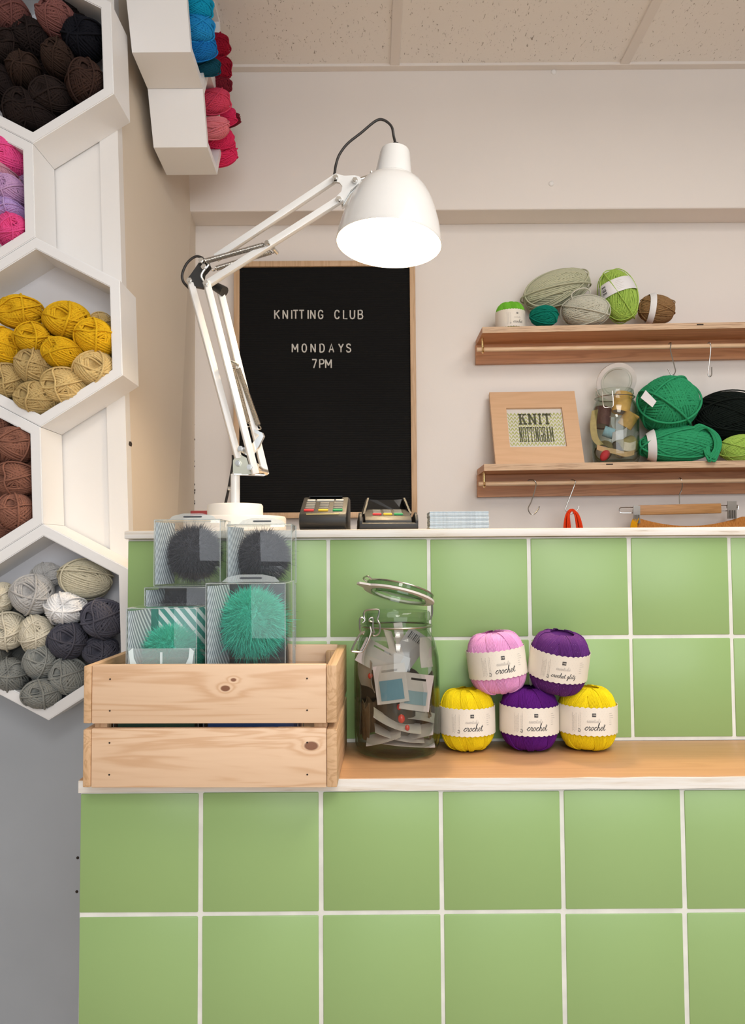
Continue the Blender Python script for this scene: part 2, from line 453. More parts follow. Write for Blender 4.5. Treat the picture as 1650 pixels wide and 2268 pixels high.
for i in range(26):
    y = rnd.choice([rnd.uniform(500, 600), rnd.uniform(870, 1125), rnd.uniform(870, 1125)])
    p = at(430+rnd.uniform(-1.5, 1.5), y, YW-0.0015); s = rnd.uniform(0.0012, 0.0026)
    plate(b, [p+Vector((dx*s, 0, dz*s)) for dx, dz in ((-.7, -1.2), (.5, -1.6), (.8, .7), (-.3, 1.5))], (0, 1, 0), 0.0013)
obj('paint_chips', b, M_dark, wl, False)
hole = at_x(291, 983, XS-0.002); b = B()
bx = edge_x(hole.z)+(XS-edge_x(hole.z))*(hole.y-YP-0.03)/(YW-YP-0.03)
plate(b, [(bx+0.0008, hole.y+dy*0.011, hole.z+dz*0.005) for dy, dz in ((-1, -.4), (-.5, -1), (.7, -.9), (1, .2), (.5, 1), (-.6, .8))], (-1, 0, 0), 0.002)
obj('wall_hole', b, M_dark, wl, False)
for px, py in ((172, 1900), (170, 1975)):
    p = at(px, py, YP-0.0006); b = B(); cyl(b, p, p+Vector((0, 0.002, 0)), 0.0028, 12); obj('screw_hole', b, M_dark, pl, False)
for px, py, lab in ((1221, 407, 'lower white screw cap on the beam'), (1226, 160, 'upper white screw cap on the beam by the ceiling')):
    p = at(px, py, YB); b = B()
    m = Matrix.Translation(p) @ Matrix.Rotation(pi/2, 4, 'X')
    lathe(b, [(0.0075, -0.001), (0.0072, 0.0015), (0.0055, 0.0032), (0.003, 0.0040), (0, 0.0042)], 20, m)
    tag(obj('screw_cap', b, M_white, None, True, True, p), lab, 'screw cap', 'screw caps on the beam')

# ------------------------------------------------------------------ shop counter: two tiled fronts, ledge, top board
Y1, Y2, TP, X0 = 1.053, 1.245, 0.1522, -0.372
ZL, ZT = 0.8365, 1.156                      # ledge top, counter top
ctr = thing('shop_counter', (X0, Y1, 0), 'stepped shop counter clad in square green tiles with white grout', 'counter')
M_body = plain('counter_body', (0.55, 0.50, 0.44, 1), 0.8)
M_ledge = wood('ledge_wood', (0.56, 0.31, 0.15, 1), (0.47, 0.25, 0.115, 1), 0, 0.7, 0.45, amount=0.6)
M_topw = wood('counter_top_wood', (0.72, 0.60, 0.47, 1), (0.62, 0.50, 0.38, 1), 0, 0.6, 0.5)
def worn_edge():
    s = N('worn_white_edge'); b_ = s.bsdf((0.75, 0.7, 0.65, 1), 0.6); v = s.coord(scale=(9, 9, 150)); f = s.noise(v, 1.0, 4, 0.6)
    s.l(s.ramp(f, [(0.26, (0.42, 0.32, 0.24, 1)), (0.36, (0.72, 0.66, 0.58, 1)), (0.55, (0.80, 0.775, 0.74, 1))]), b_.inputs['Base Color'])
    s.bump(f, b_, 0.3, 0.001); return s.m
M_worn = worn_edge()
XE = 1.9
b = B(); box(b, (X0, Y1+0.006, 0), (XE, 1.72, ZL-0.0135)); box(b, (X0, Y2+0.006, ZL-0.0135), (XE, 1.72, ZT-0.0135)); obj('body', b, M_body, ctr, False)
rt = random.Random(3)
def tiles(name, y, ztop, zbot):
    g = 0.0052; b = B(); k = 0
    n = int((XE-X0)/TP)+1
    z = ztop
    while z > zbot+0.01:
        z0 = max(z-TP, zbot)
        for i in range(n):
            x = X0+i*TP; x1 = min(x+TP, XE)
            j = [rt.uniform(-0.0006, 0.0006) for _ in range(4)]
            lx = x + (0.0006 if i == 0 else g/2) + j[0]; hx = x1-g/2+j[1]
            if hx-lx < 0.01: continue
            vs = box(b, (lx, y, z0+g/2+j[2]), (hx, y+0.008, z-g/2+j[3]), 0.0016)
            a = rt.uniform(-0.0022, 0.0022); cx, cz = (lx+hx)/2, (z0+z)/2; a2 = rt.uniform(-0.003, 0.003); a3 = rt.uniform(-0.003, 0.003)
            m = Matrix.Translation((cx, y, cz)) @ Matrix.Rotation(a, 4, 'Y') @ Matrix.Rotation(a2, 4, 'X') @ Matrix.Rotation(a3, 4, 'Z') @ Matrix.Translation((-cx, -y, -cz))
            bmesh.ops.transform(b, matrix=m, verts=vs)
        z -= TP
    obj(name, b, M_tile, ctr, True)
    b = B(); box(b, (X0+0.0006, y+0.0014, zbot), (XE, y+0.0062, ztop)); obj('grout', b, M_grout, ctr, False)
tiles('lower_tiles', Y1, ZL-0.0160, 0.06)
tiles('upper_tiles', Y2, ZT-0.0130, ZL)
b = B(); box(b, (X0-0.001, Y1-0.002, ZL-0.0135), (XE, Y2, ZL), 0.0012); obj('ledge_board', b, M_ledge, ctr)
b = B()
n = 60                                      # plastered, uneven painted lip along the ledge front
rl = random.Random(8); top = []; bot = []
for i in range(n+1):
    x = X0-0.001+(XE-X0)*i/n
    top.append((x, ZL-0.0008-rl.uniform(0, 0.0012))); bot.append((x, ZL-0.0145-rl.uniform(0, 0.0016)))
for i in range(n):
    q = [top[i], top[i+1], bot[i+1], bot[i]]
    a = [b.verts.new((p[0], Y1-0.0042, p[1])) for p in q]; b.faces.new(a)
bmesh.ops.remove_doubles(b, verts=b.verts[:], dist=1e-6)
r = bmesh.ops.extrude_face_region(b, geom=b.faces[:]); bmesh.ops.translate(b, verts=[g for g in r['geom'] if isinstance(g, bmesh.types.BMVert)], vec=(0, 0.0024, 0))
obj('painted_lip', b, M_worn, ctr, False)
b = B(); box(b, (X0-0.001, Y2-0.008, ZT-0.0125), (XE, 1.74, ZT), 0.001); obj('counter_top', b, M_topw, ctr)
b = B(); box(b, (X0-0.002, Y2-0.0105, ZT-0.0120), (XE, Y2-0.0078, ZT-0.0006), 0.0006); obj('top_edge', b, M_worn, ctr)

# ------------------------------------------------------------------ yarn
def strand_mesh(paths, r, sides=5, closed=True):
    """paths: list of (n,3) arrays; tubes whose sections face the middle of the ball"""
    V = []; Fc = []; base = 0
    ang = np.arange(sides)*2*pi/sides
    for P in paths:
        n = len(P)
        if closed: T = np.roll(P, -1, 0)-np.roll(P, 1, 0)
        else: T = np.gradient(P, axis=0)
        T /= np.linalg.norm(T, axis=1, keepdims=True)+1e-12
        Nn = P-T*np.sum(P*T, 1, keepdims=True); Nn /= np.linalg.norm(Nn, axis=1, keepdims=True)+1e-12
        Bn = np.cross(T, Nn)
        ring = P[:, None, :]+r*(np.cos(ang)[None, :, None]*Nn[:, None, :]+np.sin(ang)[None, :, None]*Bn[:, None, :])
        V.append(ring.reshape(-1, 3))
        i = np.arange(n if closed else n-1)[:, None]; k = np.arange(sides)[None, :]
        a = base+i*sides+k; b_ = base+i*sides+(k+1) % sides; i2 = (i+1) % n
        c = base+i2*sides+(k+1) % sides; d = base+i2*sides+k
        Fc.append(np.stack([a, b_, c, d], -1).reshape(-1, 4)); base += n*sides
    return np.concatenate(V), np.concatenate(Fc)
def wind(seed, rx, rz, strand, nb, per, tilt=(35, 76), dimple=0.28, n=36, loose=3, wob=0.02, ry=None):
    """wound ball: bundles of parallel turns round an ellipsoid with its hole along z; returns verts, faces"""
    rg = np.random.RandomState(seed); t = np.linspace(0, 2*pi, n, endpoint=False); paths = []
    ry = rx if ry is None else ry
    for b in range(nb+loose):
        phi = b*2.39996+rg.uniform(-.3, .3); tau = radians(rg.uniform(*tilt)); 
        nn = np.array([sin(tau)*cos(phi), sin(tau)*sin(phi), cos(tau)])
        e1 = np.cross(nn, [0.3, 0.2, 1.0]); e1 /= np.linalg.norm(e1); e2 = np.cross(nn, e1)
        cnt = per if b < nb else 1; h0 = rg.uniform(-.25, .25)
        lay = 0.92+0.11*b/nb if b < nb else 1.06+rg.uniform(0.01, 0.07)
        wdt = 2.15*strand/rx
        for k in range(cnt):
            h = np.clip(h0+(k-(cnt-1)/2)*wdt+rg.uniform(-.1, .1)*wdt, -.93, .93)
            hh = h+wob*rg.uniform(.3, 1)*np.sin(2*t+rg.uniform(0, 6))+ (0.05*np.sin(t+rg.uniform(0, 6)) if b >= nb else 0)
            q = np.sqrt(np.clip(1-hh**2, 0.02, 1))
            P = hh[:, None]*nn+q[:, None]*(np.cos(t)[:, None]*e1+np.sin(t)[:, None]*e2)
            rho = np.sqrt(P[:, 0]**2+P[:, 1]**2)
            zz = P[:, 2]*(1-dimple*np.exp(-(rho/0.36)**2))
            f = lay*(1+rg.uniform(-.012, .012))
            paths.append(np.stack([P[:, 0]*rx*f, P[:, 1]*ry*f, zz*rz*f], -1))
    V, Fc = strand_mesh(paths, strand)
    # the dense inside of the ball
    m, p = 20, 14; U = []; 
    for i in range(p+1):
        th = pi*i/p
        for k in range(m):
            a = 2*pi*k/m; rho = sin(th); z = cos(th)*(1-(dimple+0.12)*np.exp(-(rho/0.36)**2))
            U.append((0.87*rx*rho*cos(a), 0.87*ry*rho*sin(a), 0.87*rz*z))
    G = [(len(V)+i*m+k, len(V)+(i+1)*m+k, len(V)+(i+1)*m+(k+1) % m, len(V)+i*m+(k+1) % m) for i in range(p) for k in range(m)]
    return np.concatenate([V, np.array(U)]), np.concatenate([Fc, np.array(G)])

BALLR = 0.033
BALLS = []
for sd in range(7):
    v, f = wind(10+sd, BALLR, 0.046, 0.0020, 17, 4, tilt=(36, 76) if sd % 2 else (48, 80), dimple=0.34, wob=0.035)
    BALLS.append(npmesh('yarn_ball', v, f, None)); 
for me in BALLS: me.materials.append(yarn('cream', rgb(214, 205, 184)))
SIDE = []                                   # long skeins wound lengthwise
for sd in range(3):
    v, f = wind(40+sd, 0.030, 0.048, 0.0015, 17, 6, tilt=(62, 88), dimple=0.12)
    SIDE.append(npmesh('yarn_skein', v, f, yarn('cream', rgb(214, 205, 184))))

rb = random.Random(11)
def place_ball(me, loc, axis, sx, sy, sz, mat, label, group, name='yarn_ball', spin=None, cat='yarn ball'):
    o = bpy.data.objects.new(name, me); COL.objects.link(o)
    q = Vector(axis).normalized().to_track_quat('Z', 'Y') @ Quaternion((0, 0, 1), rb.uniform(0, 6.28) if spin is None else spin)
    o.matrix_world = Matrix.Translation(loc) @ q.to_matrix().to_4x4()
    # squash along world axes after turning
    S = Matrix.Diagonal((sx, sy, sz, 1)); 
    o.matrix_world = Matrix.Translation(loc) @ q.to_matrix().to_4x4() @ S
    set_mat(o, mat); return tag(o, label, cat, group)

# ------------------------------------------------------------------ hexagonal yarn shelves on the partition
YH = 1.492                                  # their front faces
h_lo, h_hi = at(107, 1596, YH), at(73, 318, YH)
upv = (h_hi-h_lo); S = upv.length/6; upv.normalize(); rtv = Vector((upv.z, 0, -upv.x))
C5 = h_lo+upv*S
def hexc(i, j):                             # i columns to the right (half steps), j rows of 1.5 S
    return C5 + rtv*(i*0.8660254*S) + upv*(j*1.5*S)
M_hex = paint('shelf_white_paint', (0.88, 0.88, 0.885, 1), 0.4, 0.04, 200)
M_hexb = paint('shelf_back_paint', (0.78, 0.77, 0.80, 1), 0.5, 0.03, 200)
def hexshelf(c, label, yf=YH, yb=YP-0.0045, th=0.0195, ax=None, up=None, outv=None):
    t = thing('hexagon_shelf', c, label, 'shelf', 'honeycomb shelves of white hexagons')
    u, r = up or upv, ax or rtv
    dpt = outv if outv is not None else Vector((0, yb-yf, 0))
    b = B(); Ro, Ri = S-0.0004, S-th/0.8660254
    ang = [pi/6+k*pi/3 for k in range(6)]
    rings = []
    for R, d in ((Ro, 0), (Ri, 0), (Ri, 1), (Ro, 1)):
        rings.append([b.verts.new(c + r*(R*cos(a)) + u*(R*sin(a)) + dpt*d) for a in ang])
    for i in range(4):
        A, Z = rings[i], rings[(i+1) % 4]
        for k in range(6): b.faces.new((A[k], A[(k+1) % 6], Z[(k+1) % 6], Z[k]))
    bmesh.ops.recalc_face_normals(b, faces=b.faces[:])
    fe = [e for e in b.edges if all((v in rings[0]) or (v in rings[1]) for v in e.verts) and not ((e.verts[0] in rings[0]) ^ (e.verts[1] in rings[0]))]
    bmesh.ops.bevel(b, geom=fe, offset=0.0016, segments=2, affect='EDGES')
    obj('frame', b, M_hex, t, False)
    b = B(); plate(b, [c + r*((Ri+0.0003)*cos(a)) + u*((Ri+0.0003)*sin(a)) + dpt*0.93 for a in ang], dpt, dpt.length*0.06); obj('back_panel', b, M_hexb, t, False)
    return t
hexshelf(hexc(0, 4), 'white hexagonal shelf at the top packed with black and dark brown yarn')
hexshelf(hexc(-1, 3), 'white hexagonal shelf holding pink and lilac yarn at the left edge')
hexshelf(hexc(0, 2), 'white hexagonal shelf holding mustard yellow and tan yarn balls')
hexshelf(hexc(-1, 1), 'white hexagonal shelf holding a column of reddish brown yarn balls')
hexshelf(hexc(0, 0), 'lowest white hexagonal shelf holding cream, white and grey yarn balls')

HEXES = [hexc(0, 4), hexc(-1, 3), hexc(0, 2), hexc(-1, 1), hexc(0, 0)]
CY = {'mauve': rgb(128, 84, 80), 'mauved': rgb(112, 74, 68), 'choc': rgb(58, 44, 38), 'dark': rgb(40, 32, 31), 'brownd': rgb(68, 50, 44), 'black': rgb(20, 21, 28), 'brownb': rgb(44, 35, 33),
      'hotpink': rgb(240, 85, 150), 'palepink': rgb(232, 170, 190), 'lilac': rgb(196, 158, 200), 'lilacb': rgb(190, 160, 214),
      'mustard': rgb(228, 180, 34), 'tan': rgb(212, 184, 126), 'brown': rgb(142, 98, 82), 'cream': rgb(222, 214, 194), 'ivory': rgb(226, 218, 192),
      'lgrey': rgb(200, 198, 196), 'white': rgb(240, 240, 242), 'slate': rgb(88, 88, 100), 'grey': rgb(146, 148, 144), 'dgrey': rgb(105, 105, 100)}
DARKV = {'black', 'dark', 'choc', 'brownb', 'brownd'}
def keep_in(c, rx, rz):
    """move a ball's centre off the boards of the hexagon it lies in"""
    best = min(((c-h)-Vector((0, (c-h).y, 0))).length for h in HEXES); h = [h for h in HEXES if abs(((c-h)-Vector((0, (c-h).y, 0))).length-best) < 1e-9][0]
    apo = S*0.8660254-0.0200
    for _ in range(2):
        for k in range(6):
            n = rtv*cos(k*pi/3)+upv*sin(k*pi/3)
            if n.x < -.95: continue
            d = (c-h).dot(n)+sqrt((rx*n.x)**2+(rz*n.z)**2)*0.98-apo
            if d > 0: c = c-n*min(d, .0025)
    return c
def hb(px, py, rx, ry, col, label, group, dy=0.0, tilt=None, me=None, long=False):
    """a ball seen end-on in a shelf: centre and radii in px, dy moves it deeper"""
    Y = YH+0.031+dy; k = (YH+dy)/F
    c = at(px, py, Y)
    ax = tilt or ((rb.uniform(-.45, .45), -1, rb.uniform(-.1, .45)) if dy < .02 else (rb.uniform(-.1, .1), -1, 0))
    sx, sy = 0.985*rx*k/BALLR, 0.985*ry*k/BALLR
    if not me: c = keep_in(c, sx*BALLR, sy*BALLR)
    me = me or BALLS[rb.randrange(len(BALLS))]
    sh = rb.choice((0, 1, 2)); cc = sc(CY[col], (1.0, .86, 1.12)[sh])
    o = place_ball(me, c, ax, 1, 1, 1, yarn(col+'_%d' % sh, cc, 0.10 if col in DARKV else 0.14, 0.2 if col in DARKV else 0.25), label, group)
    q = Vector(ax).normalized().to_track_quat('Z', 'Y') @ Quaternion((0, 0, 1), rb.uniform(0, 6.28))
    # flatten in the picture's x and z, keep the ball inside the shelf's depth
    Sw = Matrix.Diagonal((sx, 0.92, sy, 1))
    o.matrix_world = Matrix.Translation(c) @ Sw @ q.to_matrix().to_4x4()
    loc, rot, scl = o.matrix_world.decompose()
    o.matrix_world = Matrix.LocRotScale(c, q, Vector(((sx+sy)/2, (sx+sy)/2, 0.95)))
    # roll so the wider axis lies level
    o.matrix_world = Matrix.LocRotScale(c, Vector(ax).normalized().to_track_quat('Z', 'Y'), Vector((sx, sy, max(.3, min(0.95, (1.585-Y)/0.0475)))))
    return o
G1 = 'dark yarn balls in the top hexagonal shelf'
for a in [
 (27, 37, 38, 36, 'mauve', 'dusty mauve brown yarn ball at the top left of the dark yarn shelf', -.004),
 (125, 43, 40, 35, 'mauve', 'dusty mauve yarn ball on top of the dark yarn, second from the left', -.006),
 (186, 88, 46, 46, 'black', 'fluffy black yarn ball against the right side of the top shelf', 0),
 (70, 88, 40, 38, 'dark', 'almost black brown yarn ball below the two mauve balls', .012),
 (8, 106, 36, 36, 'brownb', 'very dark brown yarn ball at the picture edge below the left mauve ball', 0),
 (52, 158, 37, 34, 'choc', 'chocolate brown yarn ball left of centre in the dark yarn shelf', -.008),
 (130, 132, 34, 33, 'choc', 'chocolate brown yarn ball at the centre of the dark yarn shelf', -.008),
 (188, 183, 40, 42, 'brownd', 'brown yarn ball with a loose loop at the lower right of the dark yarn', -.010),
 (112, 214, 42, 38, 'brownb', 'blackish brown yarn ball resting low at the centre of the top shelf', -.004),
 (4, 192, 32, 34, 'dark', 'blackish yarn ball at the picture edge above the lower rim of the top shelf', 0),
 (46, 246, 40, 40, 'brownb', 'blackish brown yarn ball sagging over the lower left rim of the top shelf', -.008),
 (152, 30, 30, 28, 'dark', 'dark yarn ball half hidden behind the second mauve ball', .034),
 (84, 262, 32, 26, 'dark', 'small blackish yarn ball in the bottom corner of the top shelf', -.004)]:
    hb(*a[:6], G1, a[6])
G2 = 'pink and lilac yarn balls in the hexagonal shelf at the left edge'
for a in [
 (18, 341, 34, 36, 'hotpink', 'upper hot pink yarn ball, on top of the lilac ones', 0),
 (4, 392, 30, 24, 'palepink', 'pale pink yarn ball squeezed under the upper hot pink one', 0.006),
 (24, 424, 30, 34, 'lilac', 'dusty lilac pink yarn ball in the middle of the pink shelf', 0),
 (26, 472, 31, 22, 'lilacb', 'lavender yarn ball just above the lower hot pink one', 0.004),
 (26, 514, 36, 36, 'hotpink', 'lower hot pink yarn ball at the bottom of the pink shelf', -.006)]:
    hb(*a[:6], G2, a[6])
G3 = 'mustard and tan yarn balls in the yellow shelf'
for a in [
 (44, 692, 46, 38, 'mustard', 'mustard yellow yarn ball topmost at the left of the yellow shelf', 0),
 (150, 712, 50, 39, 'mustard', 'largest mustard yellow yarn ball, topmost near the middle of the yellow shelf', 0),
 (214, 751, 43, 37, 'mustard', 'mustard yellow yarn ball against the right side of the yellow shelf', -.012),
 (73, 751, 38, 33, 'mustard', 'mustard yellow yarn ball directly above the left tan balls', -.012),
 (12, 770, 32, 38, 'mustard', 'mustard yellow yarn ball cut by the picture edge', -.006),
 (141, 783, 40, 34, 'mustard', 'lowest mustard yellow yarn ball, wedged between tan balls', -.018),
 (78, 815, 41, 39, 'tan', 'tan yarn ball directly under the mustard ones, left of centre', -.006),
 (212, 822, 46, 38, 'tan', 'tan yarn ball at the right, under the right mustard ball', -.008),
 (147, 861, 48, 39, 'tan', 'tan yarn ball at the lower right of the yellow shelf', -.012),
 (16, 850, 36, 38, 'tan', 'tan yarn ball cut by the picture edge under the mustard ones', -.004),
 (80, 889, 45, 34, 'tan', 'lowest tan yarn ball in the bottom corner of the yellow shelf', -.014)]:
    hb(*a[:6], G3, a[6])
hb(224, 716, 24, 22, 'tan', 'tan yarn ball peeking out behind the right mustard ball', G3, .032)
G4 = 'reddish brown yarn balls in the hexagonal shelf at the left edge'
for a in [
 (31, 987, 45, 41, 'brown', 'reddish brown yarn ball, upper of the three full ones in the brown shelf', -.004),
 (37, 1062, 42, 37, 'brown', 'reddish brown yarn ball, middle of the three full ones in the brown shelf', -.008),
 (38, 1139, 40, 39, 'brown', 'reddish brown yarn ball, lowest of the three full ones in the brown shelf', -.006),
 (2, 938, 28, 24, 'brown', 'reddish brown yarn ball peeking out at the top of the brown shelf', .008),
 (2, 1182, 26, 20, 'brown', 'reddish brown yarn ball peeking out at the bottom of the brown shelf', .010)]:
    hb(*a[:6], G4, a[6])
G5 = 'cream, white and grey yarn balls in the lowest shelf'
hb(104, 1274, 34, 28, 'lgrey', 'pale grey yarn ball behind the top of the lowest shelf\'s pile', G5, .045)
o = hb(188, 1282, 60, 42, 'ivory', 'long ivory yarn skein lying on top of the lowest shelf\'s pile', G5, 0.004, me=SIDE[0])
o.matrix_world = Matrix.LocRotScale(at(188, 1282, YH+0.045), Vector((-1, -0.55, 0.22)).normalized().to_track_quat('Z', 'Y'), Vector((1.12, 1.12, 1.02)))
for a in [
 (72, 1318, 45, 43, 'lgrey', 'pale grey yarn ball left of the long ivory skein', -.004),
 (4, 1324, 28, 34, 'cream', 'cream yarn ball cut by the picture edge beside the pale grey ball', .004),
 (145, 1348, 43, 36, 'white', 'pure white yarn ball beneath the ivory skein', -.008),
 (230, 1370, 41, 43, 'slate', 'slate grey yarn ball against the right side, beside the white ball', -.006),
 (150, 1420, 42, 39, 'slate', 'slate grey yarn ball directly under the white one', -.012),
 (222, 1440, 38, 32, 'slate', 'slate grey yarn ball half hidden behind the crate corner', .012),
 (17, 1397, 36, 42, 'cream', 'larger cream yarn ball low at the left of the lowest shelf', -.006),
 (80, 1404, 36, 42, 'cream', 'cream yarn ball between the other cream ball and the slate one', -.008),
 (90, 1467, 36, 37, 'grey', 'mid grey yarn ball directly under the cream ball', -.010),
 (22, 1502, 36, 38, 'grey', 'mid grey yarn ball at the lower left of the lowest shelf', -.008),
 (154, 1501, 33, 40, 'grey', 'mid grey yarn ball beside the crate at the lower right', -.006),
 (92, 1545, 41, 32, 'grey', 'lowest mid grey yarn ball in the bottom corner', -.022),
 (-2, 1452, 26, 28, 'dgrey', 'darker grey yarn ball at the picture edge under the cream ball', .012)]:
    hb(*a[:6], G5, a[6])


for pts, col, lab, grp in (
 (((100, 172), (150, 168), (32, 130), (92, 118), (168, 52), (72, 206), (20, 66), (96, 84), (28, 218), (150, 215)), 'dark', 'dark yarn ball glimpsed in the gaps behind the top shelf front row', 'second row of dark yarn in the top shelf'),
 (((58, 1022), (60, 1100), (12, 1022), (12, 1100), (58, 1160)), 'brown', 'brown yarn ball glimpsed in the gaps behind the brown column', 'second row of brown yarn'),
 (((105, 752), (46, 800), (178, 785), (110, 840), (180, 850), (40, 870)), 'tan', 'tan yarn ball glimpsed in the gaps behind the yellow shelf front row', 'second row of tan yarn'),
 (((110, 1380), (52, 1360), (190, 1400), (120, 1450), (54, 1450), (190, 1460), (60, 1520), (122, 1510)), 'dgrey', 'darker grey yarn ball glimpsed in the gaps of the lowest shelf', 'second row of grey yarn'),
 (((40, 385), (44, 448), (42, 500)), 'lilac', 'lilac yarn ball glimpsed in the gaps behind the pink front row', 'second row of lilac yarn')):
    for px, py in pts:
        hb(px, py, 30, 30, col, lab, grp, .038)
# ------------------------------------------------------------------ hexagonal shelves on the side wall, seen edge-on
P1, P2, P3, P4 = (at_x(px, py, XS) for px, py in ((283, 95), (325, 197), (340, 322), (370, 382)))
def yz(p): return Vector((0, p.y, p.z))
s2 = ((P2-P1).length*0.5+(P3-P2).length+(P4-P3).length)/2.6
dir_b = yz(P4-P1); 
bv = (yz(P2-P1).normalized()+yz(P4-P3).normalized()).normalized()      # along the flat bottoms, going deeper
dv = Vector((0, -bv.z, bv.y)); dv = dv if dv.z < 0 else -dv            # downwards
print('side hex', s2, [tuple(round(c, 3) for c in p) for p in (P1, P2, P3, P4)])
OUT = Vector((0.118, 0, 0))
def sidehex(c, label):
    t = thing('hexagon_shelf', c, label, 'shelf', 'honeycomb shelves of white hexagons')
    b = B(); Ro, Ri = s2-0.0004, s2-0.016/0.866; ang = [k*pi/3 for k in range(6)]; rings = []
    for R, d in ((Ro, 1), (Ri, 1), (Ri, 0), (Ro, 0)):
        rings.append([b.verts.new(c + bv*(R*cos(a)) + dv*(R*sin(a)) + OUT*d) for a in ang])
    for i in range(4):
        A, Z = rings[i], rings[(i+1) % 4]
        for k in range(6): b.faces.new((A[k], A[(k+1) % 6], Z[(k+1) % 6], Z[k]))
    bmesh.ops.recalc_face_normals(b, faces=b.faces[:])
    obj('frame', b, M_hex, t, False)
    b = B(); plate(b, [c + bv*((Ri+0.0003)*cos(a)) + dv*((Ri+0.0003)*sin(a)) + OUT*0.02 for a in ang], OUT, 0.004); obj('back_panel', b, M_hexb, t, False)
PA = Vector((XS+0.002, P2.y, P2.z))                     # lower right corner of the first cell = left corner of the second
cA = PA - bv*(s2*0.5) - dv*(s2*0.8660254)
cB = PA + bv*s2
cC = cB - dv*(s2*1.7320508)
cD = cA + (cC-cB)
sidehex(cA, 'white hexagonal shelf on the side wall holding blue yarn')
sidehex(cB, 'lowest white hexagonal shelf on the side wall holding pink yarn')
sidehex(cC, 'white hexagonal shelf on the side wall holding dark red yarn')
CY.update({'sky': rgb(40, 150, 215), 'azure': rgb(28, 118, 190), 'cyan': rgb(20, 160, 200), 'petrol': rgb(20, 74, 92), 'crimson': rgb(150, 22, 46), 'maroon': rgb(122, 34, 48),
           'rose': rgb(222, 76, 106), 'blush': rgb(232, 130, 140), 'fuchsia': rgb(232, 54, 104)})
G6 = 'yarn balls bulging out of the side wall shelves'
for px, py, r, col, label in [
 (428, 14, 26, 'cyan', 'turquoise blue yarn ball topmost in the side wall blue shelf'),
 (431, 62, 27, 'sky', 'bright sky blue yarn ball in the middle of the side wall blue shelf'),
 (437, 108, 25, 'azure', 'azure blue yarn ball low in the side wall blue shelf'),
 (446, 146, 20, 'petrol', 'dark petrol yarn ball at the bottom of the side wall blue shelf'),
 (470, 105, 25, 'crimson', 'upper crimson yarn ball on the side wall'),
 (474, 150, 26, 'crimson', 'crimson yarn ball just below the upper crimson one on the side wall'),
 (476, 192, 20, 'maroon', 'maroon yarn ball between the crimson and rose balls'),
 (471, 226, 25, 'rose', 'rose pink yarn ball at the top of the side wall pink shelf'),
 (470, 284, 22, 'blush', 'pale blush yarn ball in the side wall pink shelf'),
 (488, 262, 20, 'fuchsia', 'fuchsia yarn ball in the middle of the side wall pink shelf'),
 (497, 268, 15, 'maroon', 'brownish maroon yarn ball behind the fuchsia ones'),
 (482, 308, 22, 'fuchsia', 'fuchsia yarn ball beneath the blush one on the side wall'),
 (489, 342, 24, 'fuchsia', 'lowest fuchsia yarn ball sticking out of the side wall shelves')]:
    c = at_x(px, py, XS+0.118-0.004); k = c.y/F
    q = Vector((1, rb.uniform(-.3, .3), rb.uniform(-.2, .3))).normalized().to_track_quat('Z', 'Y')
    o = place_ball(BALLS[rb.randrange(7)], c, (1, 0, 0), 1, 1, 1, yarn(col, CY[col]), label, G6)
    o.matrix_world = Matrix.LocRotScale(c, q, Vector((r*k/BALLR*1.05, r*k/BALLR*1.05, 0.95)))

# ------------------------------------------------------------------ wooden crate on the ledge
CW, CDp, CH = 0.3100, 0.226, 0.148
crot = radians(-1.2)
c0 = Vector((at(183, 1720, 1.012).x, 1.012, ZL+0.0005))
crate = thing('wooden_crate', c0, 'small slatted pine crate of clear plastic boxes on the ledge', 'crate', rot=(0, 0, crot))
PC1, PC2 = (0.77, 0.55, 0.375, 1), (0.62, 0.385, 0.225, 1)
def kn(px, py, r):
    p = at(px, py, 1.012)-c0; return (p.x, 0.0, p.z, r)
M_pineA = wood('pine_knotty', PC1, PC2, 0, 1.0, 0.55, [kn(500, 1524, .0042), kn(518, 1505, .0026)], 20)
M_pineB = wood('pine_knot_right', PC1, PC2, 0, 0.9, 0.55, [kn(690, 1650, .0062), kn(626, 1596, .0095)], 20)
M_pine = wood('pine_side', (0.66, 0.43, 0.25, 1), (0.50, 0.30, 0.15, 1), 1, 1.0, 0.6)
M_pinep = wood('pine_post', (0.66, 0.43, 0.25, 1), (0.50, 0.30, 0.15, 1), 2, 1.0, 0.6)
M_end = wood('pine_end_grain', (0.56, 0.36, 0.23, 1), (0.42, 0.25, 0.14, 1), 2, 1.6, 0.75)
ts = 0.0125; g = 0.0060; hs = (CH-g)/2; ft = 0.011
def cpart(name, lo, hi, mat, bev=0.0012):
    b = B(); box(b, lo, hi, bev); return obj(name, b, mat, crate, True, world=False)
for z, m, lab in ((hs+g, M_pineA, 'upper front slat with two small knots'), (0, M_pineB, 'lower front slat with a round knot at right')):
    o = cpart('front_slat', (0.0098, 0.001, z), (CW-0.0128, ft, z+hs), m); o['label'] = lab
    cpart('back_slat', (0.0098, CDp-ft, z), (CW-0.0128, CDp-0.001, z+hs), M_pineA)
    cpart('side_board', (0, 0, z+0.0006), (0.0094, CDp, z+hs-0.001), M_pine)
    cpart('side_board', (CW-0.0124, 0, z+0.0006), (CW, CDp, z+hs-0.001), M_pine)
    for px in (241, 675):
        for dz in (0.76, 0.22):
            b = B(); x = (px-183)/557*CW; cyl(b, (x, 0.0004, z+hs*dz), (x, 0.004, z+hs*dz), 0.0011, 8); obj('nail_hole', b, M_dark, crate, False, world=False)
for x in (0.0098, CW-0.0128-0.016):
    for y in (ft, CDp-ft-0.016): cpart('corner_post', (x, y, 0.002), (x+0.016, y+0.016, CH-0.008), M_pinep)
